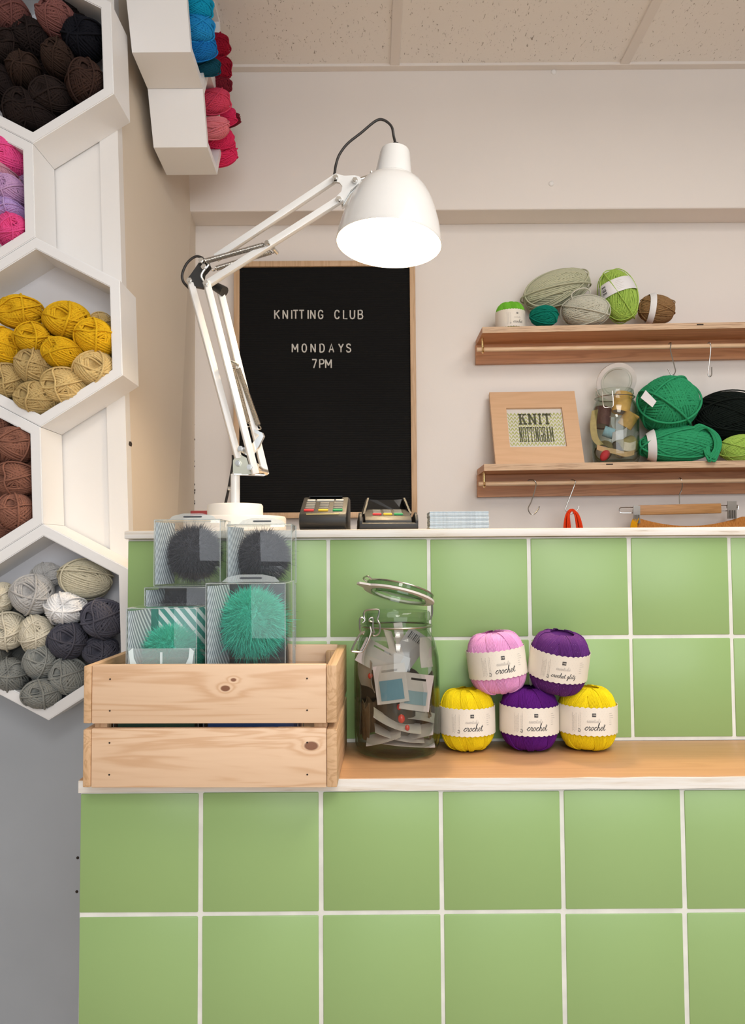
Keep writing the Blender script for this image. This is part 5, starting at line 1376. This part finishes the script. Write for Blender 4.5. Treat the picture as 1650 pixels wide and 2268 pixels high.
fp('frame_rail', mitred([(ox0, oz0), (ox0, oz1)], [(ix0, iz0), (ix0, iz1)]), M_frame); fp('frame_rail', mitred([(ox1, oz0), (ox1, oz1)], [(ix1, iz0), (ix1, iz1)]), M_frame)
b = B(); box(b, (ix0-.002, .0075, iz0-.002), (ix1+.002, .0095, iz1+.002)); paper = fp('printed_sheet', b, M_paper)
b = B(); box(b, (ix0-.002, .0048, iz0-.002), (ix1+.002, .0056, iz1+.002)); fp('glazing', b, clear('picture_glass', (0.98, 0.98, 0.98, 1), (0.8, 0.85, 0.82, 1)))
pw, ph = ix1-ix0, iz1-iz0
def pf(u, v, y=.00735): return (ix0+u*pw, y, iz0+v*ph)
b = B(); n = 15
for c in range(n):
    u0, u1 = .02+.965*c/n, .02+.965*(c+1)/n; um = (u0+u1)/2
    for r in range(9):
        v = .06+r*.094
        ribbon(b, [(u0, v+.085), (u0+(um-u0)*.6, v+.03), (um, v), (um+(u1-um)*.4, v+.03), (u1, v+.085)], .017, pf)
fp('stitch_pattern', b, M_zig, paper)
def slab_letters(word, u0, u1, v0, v1, stem, serif, nm):
    """block capitals with slab serifs"""
    n = len(word); units = {'I': .55, 'M': 1.3, 'N': 1.1}; tot = sum(units.get(c, 1.0) for c in word); x = u0; b = B()
    def f2(u, v): return pf(u, v, .00715)
    def rect(a0, a1, c0, c1): b.faces.new([b.verts.new(f2(*q)) for q in ((a0, c0), (a1, c0), (a1, c1), (a0, c1))])
    def quad(*q): b.faces.new([b.verts.new(f2(*p)) for p in q])
    H = v1-v0; sv = serif*H
    for ch in word:
        wdt = (u1-u0)*units.get(ch, 1.0)/tot; a = x+wdt*.05; z = x+wdt*.95; x += wdt; st = min(stem, (z-a)*.40); m = (a+z)/2; e = (z-a)*.04
        def stem_(c, lo=True, hi=True, k=1.0):
            rect(c-st/2, c+st/2, v0, v1)
            if lo: rect(c-st*.5-st*.42*k, c+st*.5+st*.42*k, v0, v0+sv)
            if hi: rect(c-st*.5-st*.42*k, c+st*.5+st*.42*k, v1-sv, v1)
        L_, R_ = a+st*.85, z-st*.85
        if ch == 'K':
            stem_(L_); quad((L_+st*.3, v0+H*.38), (L_+st*.3, v0+H*.58), (R_+st*.35, v1-sv*.5), (R_-st*.55, v1-sv*.5)); quad((L_+st*.6, v0+H*.62), (R_-st*.35, v0), (R_+st*.65, v0), (L_+st*1.5, v0+H*.72))
            rect(R_-st*1.0, z, v1-sv, v1); rect(R_-st*1.0, z, v0, v0+sv)
        elif ch == 'N':
            stem_(L_, True, False, .9); stem_(R_, False, True, .9); rect(a, L_+st*.5, v1-sv, v1); quad((L_-st*.5, v1), (L_+st*.5, v1), (R_+st*.5, v0), (R_-st*.5, v0))
        elif ch == 'I': stem_(m)
        elif ch == 'T':
            stem_(m, True, False); rect(a, z, v1-sv*1.3, v1); rect(a, a+st*.45, v1-H*.32, v1); rect(z-st*.45, z, v1-H*.32, v1)
        elif ch in 'OG':
            rect(a, a+st, v0+sv, v1-sv); 
            if ch == 'O': rect(z-st, z, v0+sv, v1-sv)
            else: rect(z-st, z, v1-H*.34, v1-sv); rect(z-st, z, v0+sv, v0+H*.45); rect(m, z+e, v0+H*.36, v0+H*.46)
            quad((a, v0+sv), (a+st*.6, v0), (z-st*.6, v0), (z, v0+sv)); quad((a, v1-sv), (z, v1-sv), (z-st*.6, v1), (a+st*.6, v1))
        elif ch == 'H': stem_(L_); stem_(R_); rect(L_, R_, v0+H*.45, v0+H*.55)
        elif ch == 'A':
            quad((L_-st*.5, v0), (L_+st*.35, v0), (m+st*.5, v1), (m-st*.5, v1)); quad((R_-st*.5, v0), (R_+st*.5, v0), (m+st*.5, v1), (m-st*.5, v1)); rect(L_, R_, v0+H*.24, v0+H*.34)
            rect(a, L_+st*.7, v0, v0+sv); rect(R_-st*.8, z, v0, v0+sv)
        elif ch == 'M':
            stem_(L_, True, True, .6); stem_(R_, True, True, .6); quad((L_-st*.3, v1), (L_+st*.6, v1), (m+st*.3, v0+H*.25), (m-st*.3, v0+H*.25)); quad((R_-st*.6, v1), (R_+st*.3, v1), (m+st*.3, v0+H*.25), (m-st*.3, v0+H*.25))
    fp(nm, b, M_knit, paper)
slab_letters('KNIT', .20, .80, .595, .880, .038, .15, 'knit_lettering')
slab_letters('NOTTINGHAM', .19, .81, .155, .535, .0165, .07, 'nottingham_lettering')
b = B(); box(b, (-.02, tk, H_*.1), (.02, tk+.003, H_*.7)); fp('back_stay', b, M_dark)

# glass jar of ribbons
YJ2 = 2.120
jb = at(1364, 1015, YJ2); zj = Z2(jb.x, .0005); j2l = Vector((jb.x, YJ2, zj))
R2 = 0.0600
lid2 = at(1365, 845, YJ2+.010)-j2l
jm = Matrix.Translation(lid2+Vector((0, .0, 0))) @ Matrix.Rotation(radians(2), 4, 'Y') @ Matrix.Rotation(radians(-58), 4, 'X')
jar2, lidb = jar('glass_jar', j2l, 'smaller-looking clip-top jar of ribbons and trimmings on the lower shelf', R2, at(1364, 865, YJ2).z-zj, 0.0465, jm, radians(72), lidmat=M_glass)
def q(px, py, dy): return at(px, py, YJ2+dy)
b = B(); tube(b, smooth_pts([q(1334, 868, -.05), q(1337, 900, -.058), (q(1348, 902, -.06)), q(1358, 898, -.058), q(1356, 866, -.05)], 5), .0013, 6); tube(b, smooth_pts([q(1320, 860, -.04), q(1326, 876, -.045), q(1334, 880, -.05)], 5), .0014, 6); obj('bail_wire', b, M_steel, jar2)
def cloth(name, col): return plain(name, col, 0.75, var=.12, nscale=90, bump=.2)
GJ = 'haberdashery in the shelf jar'
def roll(c, ax, r, h, mat, label, nm='ribbon_roll'):
    t = thing(nm, c, label, 'ribbon', GJ)
    m = Vector(ax).normalized().to_track_quat('Z', 'Y').to_matrix().to_4x4()
    b = B(); n = 72; P = []
    for i in range(n): a = 2*pi*3*i/n; rr = r*(1-.10*i/n); P.append((rr*cos(a), rr*sin(a)))
    for i in range(n-1):
        b.faces.new([b.verts.new(m @ Vector((x, y, z))) for (x, y), z in ((P[i], -h/2), (P[i+1], -h/2), (P[i+1], h/2), (P[i], h/2))])
    bmesh.ops.remove_doubles(b, verts=b.verts[:], dist=1e-6); obj('ribbon', b, mat, t, True, world=False)
    b = B(); lathe(b, [(0, -h*.45), (r*.86, -h*.45), (r*.86, h*.45), (0, h*.45)], 24, m); obj('core', b, M_cardw, t, True, world=False)
def strip(pts, wd, mat, label, nm='ribbon', tw=(0, -.3, 1)):
    b = B(); P = smooth_pts(pts, 7); w3 = Vector(tw).normalized()*wd/2; V1 = [b.verts.new(p+w3) for p in P]; V2 = [b.verts.new(p-w3) for p in P]
    for i in range(len(P)-1): b.faces.new((V1[i], V1[i+1], V2[i+1], V2[i]))
    ex = bmesh.ops.extrude_face_region(b, geom=b.faces[:]); bmesh.ops.translate(b, verts=[g for g in ex['geom'] if isinstance(g, bmesh.types.BMVert)], vec=(0, .001, 0))
    tag(obj(nm, b, mat, None, True, True, P[0]), label, 'ribbon', GJ)
AMB, OCH, KHK, TAN2 = cloth('amber_ribbon', (.62, .36, .09, 1)), cloth('ochre_cloth', (.50, .30, .08, 1)), cloth('khaki_cloth', (.36, .29, .12, 1)), cloth('tan_felt', (.55, .38, .20, 1))
roll(q(1378, 893, -.012), (.25, .1, 1), .023, .052, AMB, 'large amber ribbon roll high in the shelf jar')
roll(q(1392, 930, -.020), (.6, -.3, 1), .020, .040, OCH, 'ochre ribbon roll below the amber one')
roll(q(1348, 958, -.030), (1, -.2, -.4), .014, .026, cloth('pale_blue_ribbon', (.25, .42, .52, 1)), 'pale blue ribbon roll in the middle of the shelf jar')
roll(q(1333, 925, .012), (.2, .2, 1), .022, .050, cloth('dark_maroon_cloth', (.10, .035, .03, 1)), 'dark maroon ribbon roll at the left of the shelf jar')
roll(q(1385, 990, .010), (.8, .2, .3), .024, .050, KHK, 'khaki ribbon roll low at the right of the shelf jar')
roll(q(1338, 998, .016), (.3, .6, .3), .022, .040, KHK, 'khaki ribbon roll low at the left of the shelf jar')
strip([q(1318, 908, -.012), q(1314, 940, -.022), q(1318, 970, -.028), q(1330, 985, -.034)], .016, KHK, 'khaki strap running down the left wall of the shelf jar', tw=(1, -.3, .2))
strip([q(1322, 990, -.036), q(1340, 996, -.044), q(1362, 1000, -.046), q(1385, 1006, -.044), q(1405, 1002, -.034)], .013, TAN2, 'tan felt strip curling over the red pincushion')
strip([q(1382, 988, -.040), q(1395, 990, -.040), q(1408, 986, -.030)], .022, cloth('white_felt', (.66, .60, .50, 1)), 'cream felt scrap at the lower right of the shelf jar')
strip([q(1356, 968, -.044), q(1368, 964, -.048), q(1380, 962, -.046), q(1388, 956, -.042)], .024, cloth('grey_lace', (.48, .48, .50, 1)), 'grey lace scrap beside the blue ribbon roll')
c = q(1340, 1008, -.040); b = B(); bmesh.ops.create_uvsphere(b, u_segments=24, v_segments=14, radius=.0125, matrix=Matrix.Rotation(radians(35), 4, 'Y') @ Matrix.Diagonal((.85, .7, 1.35, 1)))
tag(obj('pincushion', b, cloth('red_felt', (.38, .02, .025, 1)), None, True, False), 'small red pincushion at the bottom of the shelf jar', 'pincushion')['x'] = 0
bpy.data.objects['pincushion'].location = c; del bpy.data.objects['pincushion']['x']

# ------------------------------------------------------------------ yarn on the two shelves
SK = {}
def skein(name, seed, rx, rz, strand, nb, per, tilt, dimple=.1, **kw):
    v, f = wind(seed, rx, rz, strand, nb, per, tilt=tilt, dimple=dimple, **kw); me = npmesh(name, v, f, None); me.materials.append(yarn('cream', (1, 1, 1, 1))); return me
def put(nm, me, px, py, Y, ax, mat, label, cat='yarn skein', group='yarn on the wall shelves', scl=(1, 1, 1), spin=0.0, floor_=None):
    c = at(px, py, Y)
    qv = Vector(ax).normalized().to_track_quat('Z', 'Y') @ Quaternion((0, 0, 1), spin)
    o = bpy.data.objects.new(nm, me); COL.objects.link(o); o.matrix_world = Matrix.LocRotScale(c, qv, Vector(scl)); set_mat(o, mat); return tag(o, label, cat, group)
kS = 2.12/F
GYG, TEA, LIME, BRN, EMR, BLKG = (yarn('sage_grey', rgb(190, 190, 162), .10), yarn('deep_teal', rgb(14, 122, 104), .1), yarn('lime', rgb(172, 204, 96), .08), yarn('walnut', rgb(152, 118, 80), .1), yarn('emerald', rgb(50, 152, 104), .14, .4), yarn('bottle_black', rgb(20, 27, 24), .12))
GYG2 = yarn('pale_sage_grey', rgb(200, 198, 182), .10)
ms = skein('yarn_skein', 70, 38*kS, 76*kS, .0021, 17, 6, (60, 86), .05, n=44)
put('yarn_skein', ms, 1231, 641, 2.143, (1, -.15, .36), GYG, 'big sage grey yarn skein lying across the back of the upper shelf')
ms2 = skein('yarn_skein', 71, 32*kS, 51*kS, .0018, 17, 6, (52, 84), .08, n=40)
put('yarn_skein', ms2, 1296, 690, 2.088, (1, -.55, -.10), GYG2, 'smaller pale grey yarn skein in front of the big sage one')
b = B(); tube(b, smooth_pts([at(1268, 664, 2.09), at(1266, 652, 2.085), at(1278, 642, 2.083), at(1295, 638, 2.083), at(1306, 644, 2.085), at(1304, 654, 2.088), at(1290, 658, 2.09)], 8), .0019, 7)
bpy.context.view_layer.update()
lp = obj('loose_loop', b, GYG2, bpy.data.objects['yarn_skein.%03d' % max(int(o.name.split('.')[1]) for o in bpy.data.objects if o.name.startswith('yarn_skein.') and o.parent is None)], True, False)
lp.matrix_parent_inverse = lp.parent.matrix_world.inverted()
put('yarn_ball', skein('yarn_ball', 72, 22*kS, 31*kS, .0015, 14, 5, (50, 84), .12), 1205, 700, 2.092, (1, -.5, -.05), TEA, 'tiny deep teal yarn ball between the label-banded green ball and the grey skeins', 'yarn ball')
lime_me = skein('yarn', 73, 38*kS, 62*kS, .0013, 19, 7, (58, 84), .10, n=44)
M_wlab = plain('white_label', (0.80, 0.79, 0.80, 1), 0.55, var=.01)
def labelled(nm, me, c, ax, mat, label, R, z0, z1, lmat, rz, barcode=None, spin=0.0, group='yarn on the wall shelves', cat='yarn skein', smallp=True, band=True):
    t = thing(nm, c, label, cat, group); qv = Vector(ax).normalized().to_track_quat('Z', 'Y') @ Quaternion((0, 0, 1), spin); t.rotation_euler = qv.to_euler()
    o = bpy.data.objects.new('yarn', me); COL.objects.link(o); o.parent = t; set_mat(o, mat)
    if not band: return t
    b = B(); n = 48
    def rr(z): return R*sqrt(max(.2, 1-(z/rz)**2))*(.06 if smallp else .12)+R*sqrt(max(.2, 1-(z/rz)**2))+.0022
    lathe(b, [(rr(z), z) for z in np.linspace(z0, z1, 7)]+[(rr(z)-.0006, z) for z in np.linspace(z1, z0, 7)], n, None, True)
    bd = obj('paper_label', b, lmat, t, True, world=False)
    if smallp:
        b = B()
        def fn(a, z): r = rr(z)+.0004; return (r*cos(a), r*sin(a), z)
        toc = qv.inverted() @ (CAM-Vector(c)).normalized(); a0 = atan2(toc.y, toc.x)
        if barcode:
            for i in range(12):
                if i % 5 == 3: continue
                z = barcode[1]+(barcode[2]-barcode[1])*i/12
                zz = z+(barcode[2]-barcode[1])/12*(.75 if i % 3 else .4)
                av = a0+barcode[0]
                b.faces.new([b.verts.new(fn(av+da, zq)) for da, zq in ((-.13, z), (.13, z), (.13, zz), (-.13, zz))])
            obj('barcode', b, M_ink, bd, False, world=False); b = B()
        rs = random.Random(3)
        for i in range(6):
            z = z0+(z1-z0)*(.18+.12*i); v = a0+.05+rs.uniform(0, .05); L1 = v+rs.uniform(.25, .5)
            st = [(v+(L1-v)*k/6, z) for k in range(7)]; ribbon(b, [(p[0]*1.0, p[1]) for p in st], .0006, fn)
        obj('small_print', b, M_faint, bd, False, world=False)
    return t
labelled('yarn_skein', lime_me, at(1370, 656, 2.108), (-.30, .12, 1), LIME, 'lime green yarn skein standing with a white barcode label', 38*kS, -.004, .034, M_wlab, 62*kS, barcode=(-.62, .004, .027))
labelled('yarn_skein', skein('yarn', 74, 31*kS, 40*kS, .0014, 17, 6, (60, 86), .08), at(1454, 685, 2.122), (1, -.10, -.12), BRN, 'walnut brown yarn skein with a white label, last on the upper shelf', 31*kS, -.024, -.009, M_wlab, 40*kS, smallp=False)
cgb = at(1131, 721, 2.112); cgb.z = Z1(cgb.x, .0004)
crochet_ball(cgb, radians(-1), radians(18), yarn('apple_green', rgb(122, 198, 62), .06), 'small apple green crochet cotton ball at the left end of the upper shelf', 'crochet', 'yarn on the wall shelves', 0.86, 0, True, .08, .66, wk=1.06)
em = skein('yarn', 75, 60*kS, 64*kS, .0030, 22, 7, (40, 82), .12, n=48, wob=.03)
tE = labelled('yarn_ball', em, at(1480, 896, 2.116), (.45, -1, .35), EMR, 'large emerald green yarn ball on top of the emerald skein', 66*kS, .0, .001, M_wlab, 70*kS, smallp=False, cat='yarn ball', band=False)
b = B(); plate(b, [at(1419, 881, 2.072), at(1430, 864, 2.069), at(1454, 889, 2.050), at(1445, 902, 2.052)], (0, 1, 0), .0008)
lb_ = obj('paper_label', b, M_wlab, tE, False, False); bpy.context.view_layer.update(); lb_.matrix_parent_inverse = tE.matrix_world.inverted()
em2 = skein('yarn_skein', 76, 36*kS, 80*kS, .0029, 20, 7, (58, 86), .06, n=48)
sk2 = labelled('yarn_skein', em2, at(1503, 984, 2.094), (1, -.18, .05), EMR, 'emerald green yarn skein lying beneath the emerald ball', 40*kS, -.080, -.060, M_wlab, 84*kS, smallp=False)
b = B()
rk = random.Random(9)
for i in range(16):                                   # loops drooping over the shelf edge at the right end
    o_ = rk.uniform(-9, 9); dy = rk.uniform(-.012, .014)
    P = [at(1530+o_*.8, 960+o_*.4, 2.075+dy), at(1555+o_, 944+o_*.5, 2.062+dy), at(1580+o_, 958+o_*.4, 2.052+dy*.6), at(1590+o_*.9, 985, 2.047+dy*.5), at(1578+o_*.8, 1012+rk.uniform(-6, 12), 2.046+dy*.4), at(1566+o_*.7, 1000, 2.056+dy*.4), at(1564+o_*.7, 975, 2.066+dy)]
    tube(b, smooth_pts(P, 5), .0028, 6)
lo_ = obj('loose_loops', b, EMR, sk2, True, False); lo_.matrix_parent_inverse = Matrix.Translation(sk2.location).inverted() if False else (Matrix.LocRotScale(sk2.location, sk2.rotation_euler.to_quaternion(), Vector((1, 1, 1)))).inverted()
put('yarn_ball', skein('yarn_ball', 77, 54*kS, 78*kS, .0019, 20, 7, (48, 84), .1, n=44), 1618, 922, 2.130, (1, -.3, -.08), BLKG, 'blackish green yarn ball at the right end of the lower shelf', 'yarn ball')
put('yarn_ball', skein('yarn_ball', 78, 30*kS, 48*kS, .0013, 18, 7, (50, 84), .1), 1645, 994, 2.085, (1, -.3, 0), LIME, 'lime green yarn ball in front of the blackish green one', 'yarn ball')

# ------------------------------------------------------------------ hooks, the orange hank and the clip hanger
def shook(pts, label, Y):
    c = at(*pts[0], Y); b = B(); tube(b, smooth_pts([at(x, y, Y+dy) for (x, y), dy in zip(pts, [0.012, 0.004, -.006, -.004, 0, 0, 0, 0, 0, 0][:len(pts)])], 6), .0015, 7)
    o = obj('metal_hook', b, M_steel, None, True, True, c); return tag(o, label, 'hook', 'metal hooks on the shelf rails')
YR = YS+.05
shook([(1168, 1070), (1172, 1063), (1184, 1065), (1187, 1076), (1177, 1110), (1170, 1126), (1175, 1138), (1184, 1138), (1193, 1126), (1194, 1121)], 'empty hook hanging from the lower rail, left of the orange hank', YR)
shook([(1261, 1069), (1266, 1063), (1274, 1066), (1271, 1078), (1254, 1122), (1253, 1130), (1260, 1137), (1272, 1136), (1280, 1127), (1282, 1121)], 'hook on the lower rail holding the orange hank', YR)
shook([(1480, 769), (1481, 762), (1486, 760), (1485, 776), (1494, 812), (1496, 822), (1492, 830), (1486, 830), (1483, 824), (1479, 817)], 'hook hanging from the upper rail right above the emerald ball', YR)
shook([(1566, 768), (1568, 760), (1572, 759), (1574, 772), (1570, 810), (1568, 828), (1572, 834), (1576, 830), (1576, 818), (1576, 813)], 'empty hook hanging from the upper rail toward the right edge', YR)
b = B(); ORG = yarn('orange_red', rgb(232, 66, 26), .12)
for i in range(20):
    o_ = (i-9.5)/9.5; dy = rk.uniform(-.008, .012)
    P = [at(1258+o_*8+rk.uniform(-1, 1), 1198, YR-.004+dy), at(1256+o_*6, 1160, YR-.004+dy), at(1258+o_*3, 1138, YR-.004+dy*.5), at(1267+o_*2, 1128+rk.uniform(0, 4), YR-.002+dy*.3), at(1277+o_*4, 1140, YR-.004+dy*.5), at(1283+o_*6, 1165, YR-.004+dy), at(1287+o_*7, 1198, YR-.004+dy)]
    tube(b, smooth_pts(P, 5), .0020, 6)
tag(obj('yarn_hank', b, ORG, None, True, True, at(1268, 1130, YR)), 'orange red yarn hank hanging from a hook under the lower shelf', 'yarn hank')
HY = YR+.006
hg = thing('clip_hanger', at(1507, 1068, HY), 'wooden clip hanger on the lower rail holding a rust coloured garment', 'hanger')
b = B(); tube(b, smooth_pts([at(1500, 1066, HY+.010), at(1505, 1059, HY+.002), at(1509, 1062, HY-.010), at(1511, 1074, HY-.006), at(1509, 1086, HY), at(1505, 1096, HY), at(1505, 1116, HY)], 6), .0015, 7); obj('hook', b, M_steel, hg)
M_hang = wood('hanger_wood', (.52, .26, .09, 1), (.42, .20, .065, 1), 0, .8, .45)
b = B(); bar(b, at(1414, 1130, HY), at(1596, 1126, HY), .0255, .012, (0, 1, 0), .002); obj('bar', b, M_hang, hg)
for p0, p1, nm in (((1414, 1130), (1375, 1130), 'left'), ((1596, 1126), (1632, 1124), 'right')):
    b = B(); a, c = at(*p0, HY), at(*p1, HY); u = Vector((0, 0, .007)); tube(b, smooth_pts([a+u, a*.5+c*.5+u, c+u*.9, c+(c-a).normalized()*.004, c-u*.9, a*.5+c*.5-u, a-u], 4), .0012, 6); obj('wire', b, M_chrome, hg)
for cx, w_, ym in ((1410, 15, 1142), (1621, 20, 1132)):
    b = B()
    for dy, s_ in ((-.010, -1), (.012, 1)):
        P = [at(cx-w_/2, ym-22, HY+dy), at(cx+w_/2, ym-22, HY+dy), at(cx+w_/2, ym+17, HY+dy*.5), at(cx-w_/2, ym+17, HY+dy*.5)]
        plate(b, P, (0, s_, 0), .0016)
    for k in range(4):
        x = cx-w_/2+w_*(k+.5)/4; bar(b, at(x, ym-2, HY-.0115), at(x, ym+16, HY-.0085), w_*kS*.12, .002, (0, 1, 0))
    cyl(b, at(cx-w_*.55, ym-10, HY), at(cx+w_*.55, ym-10, HY), .0052, 12); obj('clip', b, M_steel, hg, False)
def knitmat():
    s = N('rust_knit'); b_ = s.bsdf((.56, .21, .035, 1), .9); c = s.coord(scale=(260, 1, 260)); nz = s.noise(s.coord(scale=(420, 420, 150)), 1.0, 2)
    s.l(s.ramp(nz, [(.3, (.44, .155, .022, 1)), (.7, (.62, .25, .05, 1))]), b_.inputs['Base Color']); s.bump(nz, b_, .6, .003); b_.inputs['Sheen Weight'].default_value = .2; return s.m
b = B(); ntop = 24; top = []; 
for i in range(ntop+1):
    u = i/ntop; x = 1404+u*262; sag = 29*(1-((u-.46)/.46)**2) if u < .92 else 0
    top.append((x, 1144+max(sag, 0)*.72+(8 if u < .02 else 0)))
rows = []
for j in range(7):
    rows.append([b.verts.new(at(x, y+(1260-y)*j/6, HY+.0015+.004*sin(i*.9+j*.3)*(j/6+.2))) for i, (x, y) in enumerate(top)])
for j in range(6):
    for i in range(ntop): b.faces.new((rows[j][i], rows[j][i+1], rows[j+1][i+1], rows[j+1][i]))
ex = bmesh.ops.extrude_face_region(b, geom=b.faces[:]); bmesh.ops.translate(b, verts=[g for g in ex['geom'] if isinstance(g, bmesh.types.BMVert)], vec=(0, .005, 0))
gm = tag(obj('knitted_garment', b, knitmat(), None, True, True, at(1500, 1180, HY)), 'rust coloured knitted garment clipped on the wooden hanger', 'garment')
b = B()
for i in range(9):
    P = [at(1404+i*1.5, 1148+rk.uniform(-2, 3), HY-.006+rk.uniform(-.004, .004)), at(1398+i*1.5, 1162, HY-.010), at(1393+i*2.2, 1200, HY-.008)]
    tube(b, smooth_pts(P, 5), .0017, 6)
o = obj('yarn_tail', b, yarn('saffron', rgb(222, 158, 24), .1), gm, True); o['label'] = 'saffron yarn tail at the left clip'
